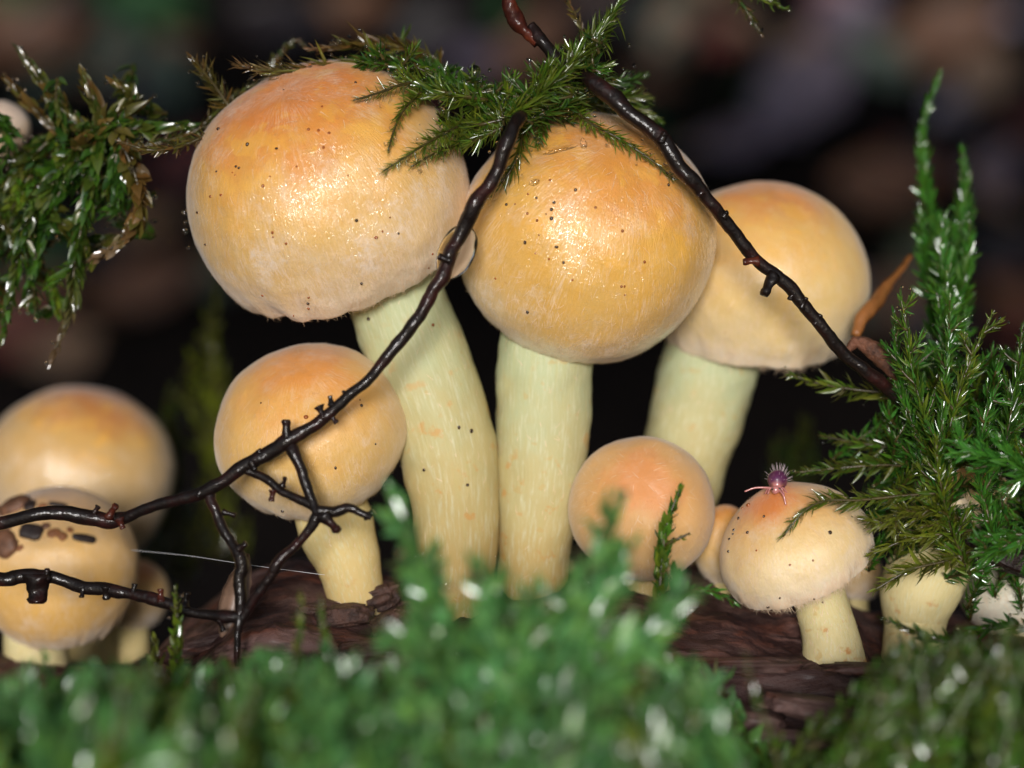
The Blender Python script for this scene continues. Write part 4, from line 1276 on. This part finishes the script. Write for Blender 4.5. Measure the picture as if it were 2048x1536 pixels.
FG1, FG2, FG3 = (0.11, 0.31, 0.105), (0.045, 0.15, 0.04), (0.155, 0.32, 0.065)
# the blurred tuft in the middle of the foreground
rg = np.random.default_rng(12)
ms = Moss()
TS = -0.8
tuft = [[(1000, 1500, -4.2), (940, 1370, -4.1), (880, 1230, -4.0), (835, 1110, -3.9), (790, 985, -3.8)], [(990, 1500, -4.1), (900, 1330, -4.0), (840, 1200, -3.9), (815, 1080, -3.9)],
        [(1040, 1500, -4.3), (1090, 1340, -4.2), (1150, 1200, -4.0), (1200, 1100, -3.9), (1240, 1005, -3.8)], [(1050, 1500, -4.2), (1130, 1330, -4.1), (1200, 1190, -4.0), (1262, 1090, -3.9)],
        [(1010, 1500, -4.4), (1000, 1350, -4.3), (980, 1230, -4.2), (960, 1120, -4.1)], [(1020, 1500, -4.5), (1040, 1380, -4.4), (1060, 1270, -4.3), (1085, 1180, -4.3)],
        [(960, 1500, -4.6), (910, 1400, -4.5), (850, 1310, -4.5), (790, 1260, -4.4)], [(1060, 1500, -4.4), (1160, 1390, -4.4), (1260, 1300, -4.3), (1350, 1230, -4.2)],
        [(1060, 1480, -4.0), (1170, 1350, -4.0), (1290, 1250, -3.9), (1390, 1180, -3.8)], [(1000, 1500, -4.0), (1010, 1380, -4.0), (1000, 1260, -4.0), (1005, 1150, -4.0)],
        [(1040, 1520, -4.0), (1100, 1400, -4.0), (1150, 1290, -4.0), (1180, 1180, -4.0)], [(980, 1520, -4.0), (950, 1420, -4.0), (920, 1310, -4.0), (870, 1200, -4.0)]]
for lst in tuft:
    lst = [(a, b, c + TS) for a, b, c in lst]
    ms.frond(pts(lst), rg, side=5, side_len=60 * q1, side_ang=0.8, L=68 * q1, W=15 * q1, spacing=4.2 * q1, spread=0.95, cols=(FG1, FG2, FG3), hi=False, drops=0.06, dr=6 * q1)
ms.build('moss_tuft', 'bright green blurred moss tuft in front of the tall pale stems', 'moss', mat='moss_front')

# moss carpet over the foreground (nobody could count it)
rg = np.random.default_rng(21)
ms = Moss()
bx = [-150, 0, 200, 330, 450, 600, 760, 900, 1100, 1300, 1400, 1460, 1560, 1700, 1800, 2048, 2200]
by = [1340, 1325, 1300, 1330, 1320, 1275, 1300, 1340, 1340, 1300, 1300, 1380, 1500, 1400, 1270, 1235, 1235]
for i in range(520):
    x = rg.uniform(-150, 2200) if i < 430 else rg.uniform(1720, 2200)
    d = rg.uniform(-7.0, -3.2) if x < 1400 else rg.uniform(-5.0, -2.0)
    near = (-d - 3.2) / 3.8
    y = np.interp(x, bx, by) + rg.exponential(70) + 60 * max(0, near)
    if 1440 < x < 1740 and rg.uniform() < 0.75:
        continue
    if y > 1640:
        y = rg.uniform(1400, 1640)
    tip = P(x, y, d)
    root = np.array([tip[0] + rg.normal(0, 0.009), tip[1] + rg.normal(0.001, 0.005), float(ground_h([tip[0]], [tip[1]])[0])])
    if root[2] > tip[2] - 0.006:
        root[2] = tip[2] - 0.006
    mid = (tip + root) / 2 + rg.normal(0, 0.0012, 3)
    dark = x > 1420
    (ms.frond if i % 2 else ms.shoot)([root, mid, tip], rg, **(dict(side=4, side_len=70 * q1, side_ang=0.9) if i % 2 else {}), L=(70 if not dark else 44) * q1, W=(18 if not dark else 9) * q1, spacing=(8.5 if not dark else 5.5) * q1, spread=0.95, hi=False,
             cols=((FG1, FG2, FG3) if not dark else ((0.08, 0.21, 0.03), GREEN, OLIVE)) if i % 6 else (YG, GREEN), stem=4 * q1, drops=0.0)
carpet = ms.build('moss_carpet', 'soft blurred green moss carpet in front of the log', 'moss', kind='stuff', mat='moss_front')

# ------------------------------------------------------------------ springtail on the bell shaped cap
def springtail():
    p, n, own = hit(1553, 984, 0.0)
    top = p
    px = S
    N = NT('purple_springtail')
    N.principled(N.attr('Col').outputs['Color'], 0.3, Coat_Weight=0.6, Coat_Roughness=0.12, Specular_IOR_Level=0.5)
    N.l(N.bump(N.noise(N.obj(), 6000, 3), 0.3, 0.00003), N.p.inputs['Normal'])
    mat = N.done()
    purple, pink = np.array([0.085, 0.018, 0.060]), np.array([0.42, 0.16, 0.15])
    e = empty('springtail', top, 'tiny round purple springtail with pink head standing on the bell shaped cap', 'springtail')

    def A(x, y, z):      # picture x, picture up, towards camera, in photo pixels from the contact point
        return top + (RIGHT * x + UP * y - FWD * z) * px
    mb = MB()
    # abdomen, neck and head as one lofted body
    spine = np.array([A(6, 30, -22), A(5, 29, -18), A(4, 27, -8), A(2, 24, 0), A(0, 20, 8), A(-1, 14, 14), A(-3, 9, 17), A(-4, 5, 21), A(-5, 0, 24), A(-5, -3, 25)])
    rad = np.array([1, 10, 18, 20.5, 18, 11, 8, 9, 6, 1]) * px
    path = catmull(spine, 40)
    rr = catmull(np.c_[rad, rad * 0, rad * 0], 40)[:, 0]
    V, F, st = tube(path, np.maximum(rr, 0.5 * px), 28, 0.02, 3000, 5)
    u = st[:, 2][:, None]
    col = purple * (1 - smooth(u, 0.5, 0.62)) + pink * smooth(u, 0.5, 0.62)
    mb.add(V, F, col)
    for s_, fx, fz in ((-1, -20, 20), (-1, -24, 6), (-1, -18, -8), (1, 14, 22), (1, 22, 8), (1, 20, -8)):
        a = A(-2 + s_ * 5, 10, 12 * (fz > 0) + 2)
        k = A(fx * 0.65 - 2, 8, fz * 0.8 + 4)
        g = A(fx, -4, fz)
        h = hit(1553 + fx, 988, 0.0)[0] if False else g
        V, F, st = tube(catmull([a, k, (k + g) / 2, g], 12), np.linspace(2.4, 1.1, 12) * px, 8)
        mb.add(V, F, pink * 0.9)
    for s_, tip, el in ((-1, (-66, 2, 22), (-28, 10, 24)), (1, (14, -24, 40), (8, -2, 36))):
        V, F, st = tube(catmull([A(s_ * 4 - 4, 8, 22), A(*el), A((el[0] + tip[0]) / 2, (el[1] + tip[1]) / 2 + 3, (el[2] + tip[2]) / 2), A(*tip)], 24), np.linspace(2.2, 1.6, 24) * px * (1 + 0.15 * (np.arange(24) % 3 == 0)), 8)
        mb.add(V, F, pink * 1.05)
    mb.build('body', mat, e)
    for s_ in (-1, 1):
        v, f = spheres([A(-4 + s_ * 7, 7, 26)], [2.8 * px], 2)
        mk('eye', v, f, M['speck'], e)
    rg = np.random.default_rng(4)
    sm = MB()
    c = A(3, 25, -4)
    for i in range(70):
        d = nrm(rg.normal(0, 1, 3))
        if np.dot(d, UP) < -0.2:
            continue
        a = c + d * 18.5 * px
        b = c + (d + UP * 0.15) * 30 * px
        V, F, st = tube(np.array([a, (a + b) / 2, b]), np.array([0.45, 0.4, 0.2]) * px, 5)
        sm.add(V, F)
    o = sm.build('bristles', simple_mat('pale_bristle', (0.5, 0.4, 0.42), 0.4, bump=0), e)
    o['kind'] = 'stuff'


springtail()

# ------------------------------------------------------------------ water: the drop bridging twig and caps, drops on the cap edge, silk thread
def drop(px, py, d, rx, ry, rz, rot, label, group=None, flat=0.0):
    c = P(px, py, d)
    v0, f0 = ico(4)
    co, si = math.cos(rot), math.sin(rot)
    ex, ey = RIGHT * co + UP * si, UP * co - RIGHT * si
    v = v0 * (1 + 0.05 * fbm(v0 * 1.7 + px, 3, 2))[:, None]
    V = c + (v[:, :1] * ex * rx + v[:, 1:2] * ey * ry - v[:, 2:] * FWD * rz) * S
    return tag(mk('water_drop', V, f0, M['water']), label, 'water drop', group)


drop(913, 505, -0.62, 36, 58, 24, -0.45, 'clear water drop wrapped round the twig where the two biggest caps meet')
p, n, own = hit(1150, 295, 0.0)
for (x, y, rx, ry, r, lab) in [(1120, 300, 34, 6, 0.25, 'thin bead of water along the moss edge on the middle cap'), (1168, 292, 7, 16, 0.2, 'small upright water bead on the middle cap below the moss'),
                               (1070, 365, 12, 7, 0.2, 'round water bead under the yellow green sprig on the middle cap')]:
    p, n, own = hit(x, y, 0.0)
    dd = float(np.dot(p - CAM, FWD) - D0) * 100
    drop(x, y, dd, rx, ry, 6, r, lab, 'water beads on the middle cap')
drop(950, 142, 0.45, 12, 13, 12, 0, 'round water bead on the moss between the two biggest caps')
for i, (x, y, r) in enumerate([(370, 425, 6), (372, 445, 4.5), (371, 463, 6), (376, 495, 4)]):
    drop(x, y, 0.85, r, r, r, 0, 'tiny round water droplet on the left edge of the largest cap', 'droplets on the edge of the largest cap')
silk = NT('spider_silk')
silk.principled((0.6, 0.6, 0.62), 0.3, Specular_IOR_Level=0.6)
silk = silk.done()
V, F, st = tube(catmull([P(262, 1100, 1.0), P(380, 1112, 0.5), P(500, 1130, 0.0), P(650, 1150, -0.1)], 40), 0.42 * S, 6)
tag(mk('silk_thread', V, F, silk), 'fine spider silk thread strung from the dirty cap to the small yellow stem', 'thread')

# meniscus-like pale leaf wrapped behind the twig fork
sheet = simple_mat('tan_leaf', (0.20, 0.12, 0.08), 0.45, var=0.4, scale=300)


def leaf_mesh(L, W, curl, fold, rg, nu=14, nv=7, wavy=0.06):
    u = np.linspace(0, 1, nu)
    v = np.linspace(-1, 1, nv)
    U, VV = np.meshgrid(u, v, indexing='ij')
    w = W * np.sin(np.pi * np.clip(U * 0.97 + 0.015, 0, 1)) ** 0.75 * (1 + 0.08 * np.sin(U * 40) * np.abs(VV))
    x = (U - 0.5) * L
    y = VV * w
    z = curl * L * (U - 0.5) ** 2 * 1.6 + fold * np.abs(y) + wavy * L * np.sin(U * 9 + VV * 2.2 + rg.uniform(0, 6)) * 0.3 * np.abs(VV)
    V = np.stack([x, y, z], -1).reshape(-1, 3)
    F = grid_tris(nu, nv, wrap=False)
    n = len(V)
    off = np.array([0, 0, 0.012 * W + 0.00012])
    V2 = np.vstack([V, V - off])
    # rim
    ring = list(range(0, nv)) + [i * nv + nv - 1 for i in range(1, nu)] + list(range((nu - 1) * nv + nv - 2, (nu - 1) * nv - 1, -1)) + [i * nv for i in range(nu - 2, 0, -1)]
    R = []
    for a, b in zip(ring, ring[1:] + ring[:1]):
        R += [[a, b, b + n], [a, b + n, a + n]]
    return V2, np.vstack([F, F[:, ::-1] + n, np.array(R)])


def place_leaf(name, c, ex, en, L, W, mat, label, cat, group, seed, curl=0.25, fold=0.2, stalk=True):
    rg = np.random.default_rng(seed)
    en = nrm(en)
    ex = nrm(ex - en * np.dot(ex, en))
    ey = np.cross(en, ex)
    V, F = leaf_mesh(L, W, curl, fold, rg)
    A = np.stack([ex, ey, en], 0)
    e = empty(name, c, label, cat, group)
    mk('blade', V @ A + c, F, mat, e)
    if stalk:
        z0 = curl * L * 0.25 * 1.6
        path = catmull(np.array([[-0.5, 0, z0 / L], [-0.3, 0, z0 / L * 0.4 - 0.002], [-0.0, 0, 0.0], [0.45, 0, z0 / L * 0.9]]) * L, 16) + np.array([0, 0, 0.0002])
        ext = np.vstack([[-0.68 * L, 0.03 * L, z0 * 1.3], path])
        V, F, st = tube(ext @ A + c, np.linspace(0.012, 0.004, len(ext)) * L, 6)
        mk('midrib', V, F, mat, e)
    return e


place_leaf('dead_leaf', P(468, 1190, -0.55), RIGHT * 0.35 + UP, -FWD + RIGHT * 0.3, 170 * S, 26 * S, sheet, 'narrow tan leaf curled behind the lower fork of the black twig', 'leaf', None, 5, 0.1, 0.5, False)

# bark chunks at the foot of the small stem and along the log
chunks = [((760, 1195), 0.75, 46, 26, 0.35, 'bark'), ((690, 1232), 0.3, 60, 22, 0.1, 'bark'), ((640, 1222), 0.5, 40, 16, -0.1, 'bark'), ((790, 1250), 0.2, 42, 30, 0.4, 'bark'), ((870, 1290), -0.2, 90, 26, 0.5, 'log'),
          ((760, 1320), -0.5, 80, 40, 0.1, 'log'), ((560, 1240), 1.2, 120, 24, 0.06, 'log'), ((430, 1290), 0.6, 110, 26, 0.25, 'log'), ((1480, 1330), -0.75, 120, 12, 0.0, 'log'), ((1770, 1340), -0.7, 110, 11, -0.04, 'log'),
          ((1400, 1235), 1.5, 130, 16, 0.02, 'log'), ((1560, 1242), 1.6, 120, 16, -0.03, 'log'), ((1470, 1440), -1.3, 90, 26, -0.12, 'log'), ((1640, 1420), -1.2, 110, 22, -0.16, 'log'), ((1570, 1480), -1.4, 120, 24, -0.1, 'log')]
for i, ((px, py), d, a, b, rot, mname) in enumerate(chunks):
    c = P(px, py, d)
    v0, f0 = ico(4)
    v = np.sign(v0) * np.abs(v0) ** 0.7
    v = v * (1 + 0.22 * fbm(v0 * np.array([1.2, 3, 3]) + i * 5, 40 + i, 4))[:, None]
    co, si = math.cos(rot), math.sin(rot)
    ex, ey = RIGHT * co + UP * si, UP * co - RIGHT * si
    V = c + (v[:, :1] * ex * a - v[:, 2:] * FWD * min(a, 40) * 1.2 + v[:, 1:2] * ey * b) * S
    mk('bark_chunk', V, f0, M[mname], log)
dark_bark = simple_mat('dark_wet_bark', (0.035, 0.018, 0.016), 0.4, var=0.6, scale=400, bump=0.8, bdist=0.0006)
v0, f0 = ico(4)
v = np.sign(v0) * np.abs(v0) ** 0.7
v = v * (1 + 0.25 * fbm(v0 * np.array([1.2, 3, 3]) + 3.3, 88, 4))[:, None]
ex, ey = nrm(RIGHT - UP * 0.35), nrm(UP + RIGHT * 0.35)
tag(mk('bark_piece', P(2050, 1130, 0.4) + (v[:, :1] * ex * 120 - v[:, 2:] * FWD * 60 + v[:, 1:2] * ey * 26) * S, f0, dark_bark), 'dark wet bark piece above the pale fringed mushroom', 'bark')

# ------------------------------------------------------------------ leaf litter and greenery on the dark bank behind
def litter_mat(name, c):
    return simple_mat(name, c, 0.45, var=0.45, scale=90, bump=0.4, bdist=0.001, Coat_Weight=0.3, Coat_Roughness=0.3)


LM = {'purple': litter_mat('grey_purple_leaf', (0.30, 0.22, 0.28)), 'brown': litter_mat('brown_leaf', (0.33, 0.15, 0.075)), 'red': litter_mat('red_leaf', (0.24, 0.05, 0.03)),
      'tan': litter_mat('tan_litter', (0.46, 0.28, 0.17)), 'dark': litter_mat('dark_leaf', (0.05, 0.032, 0.03)), 'green': litter_mat('green_leaf', (0.025, 0.12, 0.018)), 'grey': litter_mat('grey_green_leaf', (0.12, 0.16, 0.11)),
      'lilac': litter_mat('pale_lilac_leaf', (0.58, 0.48, 0.56))}
litter = [(60, 90, 200, 'brown', 0.3, 'brown dead leaf on the bank above the dark hanging moss'), (290, 25, 190, 'green', -0.2, 'deep green leaf on the dark bank above the olive moss tip'), (860, 80, 180, 'dark', 0.5, 'very dark leaf behind the top of the largest cap'),
          (1065, 110, 190, 'brown', 1.1, 'reddish brown leaf behind the dense moss frond'), (1345, 70, 200, 'grey', 1.2, 'grey green leaf behind the upper moss'), (1590, 200, 260, 'purple', 0.75, 'long grey purple leaf on the dark bank'),
          (1470, 300, 150, 'purple', 0.6, 'dull purple leaf just above the blurred right cap'), (1690, 40, 150, 'purple', 0.4, 'purple grey leaf high on the bank'), (1880, 90, 240, 'brown', 0.5, 'warm brown leaf behind the tall blurred moss shoot'),
          (1985, 50, 120, 'lilac', -0.5, 'pale lilac leaf tip high on the bank'), (1960, 170, 170, 'tan', 1.0, 'tan leaf behind the tall blurred moss shoot'), (1895, 225, 110, 'lilac', 0.9, 'pale lilac leaf behind the tip of the tall moss shoot'),
          (1985, 360, 150, 'purple', 1.2, 'grey purple leaf beside the tall blurred moss'), (1760, 380, 200, 'brown', 0.1, 'dark brown leaf right of the blurred cap'), (50, 655, 210, 'red', 0.45, 'dark red leaf under the hanging moss'),
          (300, 590, 230, 'brown', 0.15, 'rusty leaf edge between the hanging moss and the largest cap'), (430, 560, 110, 'grey', 1.5, 'dim green leaf in the shade beside the largest cap'), (1840, 330, 120, 'dark', 0.2, 'blackish leaf behind the tall moss'),
          (560, 60, 220, 'dark', -0.4, 'black brown leaf above the largest cap'), (700, 30, 160, 'brown', 0.2, 'dim brown leaf high above the largest cap'), (1200, 40, 150, 'dark', 0.0, 'dark leaf between the two moss fronds'),
          (2010, 520, 180, 'dark', 0.6, 'dark leaf beyond the right moss clump'), (1750, 130, 160, 'grey', -0.6, 'grey green leaf between purple leaves'), (130, 30, 160, 'dark', 0.9, 'dark leaf beside the brown leaf on the bank'),
          (20, 60, 140, 'brown', -0.5, 'brown leaf overlapping another above the hanging moss'), (1860, 660, 160, 'dark', 0.2, 'dark leaf low behind the right moss clump'), (1650, 560, 130, 'purple', -0.3, 'dim purple leaf low behind the blurred cap')]
for i, (px, py, size, m, rot, lab) in enumerate(litter):
    c, n = hit_ground(px, py)
    n = nrm(n)
    if np.dot(n, FWD) > 0:
        n = -n
    D = float(np.dot(c - CAM, FWD))
    k = S * D / D0
    ex = RIGHT * math.cos(rot) + UP * math.sin(rot)
    rg = np.random.default_rng(600 + i)
    en = nrm(n + rg.normal(0, 0.22, 3) - FWD * 0.4)
    L = min(size * k * 1.1, 0.16)
    place_leaf('dead_leaf' if m not in ('green', 'grey') else 'green_leaf', c + n * 0.006, ex, en, L, L * 0.3, LM[m], lab, 'leaf', 'leaf litter on the dark bank', 700 + i)
rg = np.random.default_rng(91)
more = ['brown', 'dark', 'red', 'brown', 'purple', 'tan', 'grey', 'green']
words = {'brown': 'dim brown leaf lost in the blur of the dark bank', 'dark': 'blackish leaf lost in the blur of the dark bank', 'red': 'dull red leaf lost in the blur of the dark bank', 'purple': 'dusky purple leaf lost in the blur of the dark bank',
         'tan': 'dull tan leaf lost in the blur of the dark bank', 'grey': 'grey green leaf lost in the blur of the dark bank', 'green': 'small green leaf lost in the blur of the dark bank'}
for i in range(64):
    px, py = rg.uniform(-100, 2150), rg.uniform(-60, 720)
    if 380 < px < 1700 and py > 330:
        px = rg.uniform(0, 380) if rg.uniform() < 0.5 else rg.uniform(1720, 2048)
    m = more[rg.integers(0, len(more))]
    if px < 500 and py > 250 and rg.uniform() < 0.4:
        m = 'green' if rg.uniform() < 0.5 else 'grey'
    c, n = hit_ground(px, py)
    n = nrm(n) if np.dot(n, FWD) < 0 else -nrm(n)
    k = S * float(np.dot(c - CAM, FWD)) / D0
    rot = rg.uniform(0, 3.1)
    L = min(rg.uniform(90, 230) * k, 0.15)
    place_leaf('dead_leaf' if m not in ('green', 'grey') else 'green_leaf', c + n * 0.004, RIGHT * math.cos(rot) + UP * math.sin(rot), nrm(n + rg.normal(0, 0.3, 3)), L, L * rg.uniform(0.18, 0.34), LM[m], words[m], 'leaf', 'faint leaves on the dark bank', 900 + i)
# green shoots standing in the shade behind
rg = np.random.default_rng(33)
for lab, x, y0, y1, col in [('blurred yellow green moss stalk in the shade left of the largest cap', 428, 560, 1000, YG), ('dim green moss stalk in the shade beside the small round mushroom', 340, 760, 1050, DEEP), ('dull green moss mound in the shade behind the bell shaped cap', 1580, 830, 1050, DEEP)]:
    ms = Moss()
    for j in range(4):
        ms.shoot(pts([(x + rg.normal(0, 40), y1 + 120, 9), (x + rg.normal(0, 20), (y0 + y1) / 2, 8.5), (x + rg.normal(0, 16), y0 + rg.uniform(-20, 60), 8)]), rg, L=60 * q1, W=10 * q1, spacing=8 * q1, cols=(col, OLIVE), hi=False, drops=0)
    ms.build('moss_stalk', lab, 'moss', 'moss stalks in the shade')

# log-shaped blocker added out of view overhead to shade the bank behind
n = 90
tp = catmull([(-0.9, 0.15, 0.325), (-0.3, 0.14, 0.318), (0.1, 0.14, 0.316), (0.9, 0.15, 0.33)], n)
V, F, st = tube(tp, 0.225 + 0.006 * np.sin(np.linspace(0, 14, n)), 64, 0.03, 22, 5)
tag(mk('shade_blocker_log', V, F, simple_mat('shade_blocker_bark', (0.05, 0.035, 0.028), 0.7, var=0.6, scale=60, bump=0.9, bdist=0.004)), 'log-shaped shade blocker added out of view high above the mushrooms', 'log')

for o in list(bpy.data.objects):
    if '_w' in o:
        del o['_w']
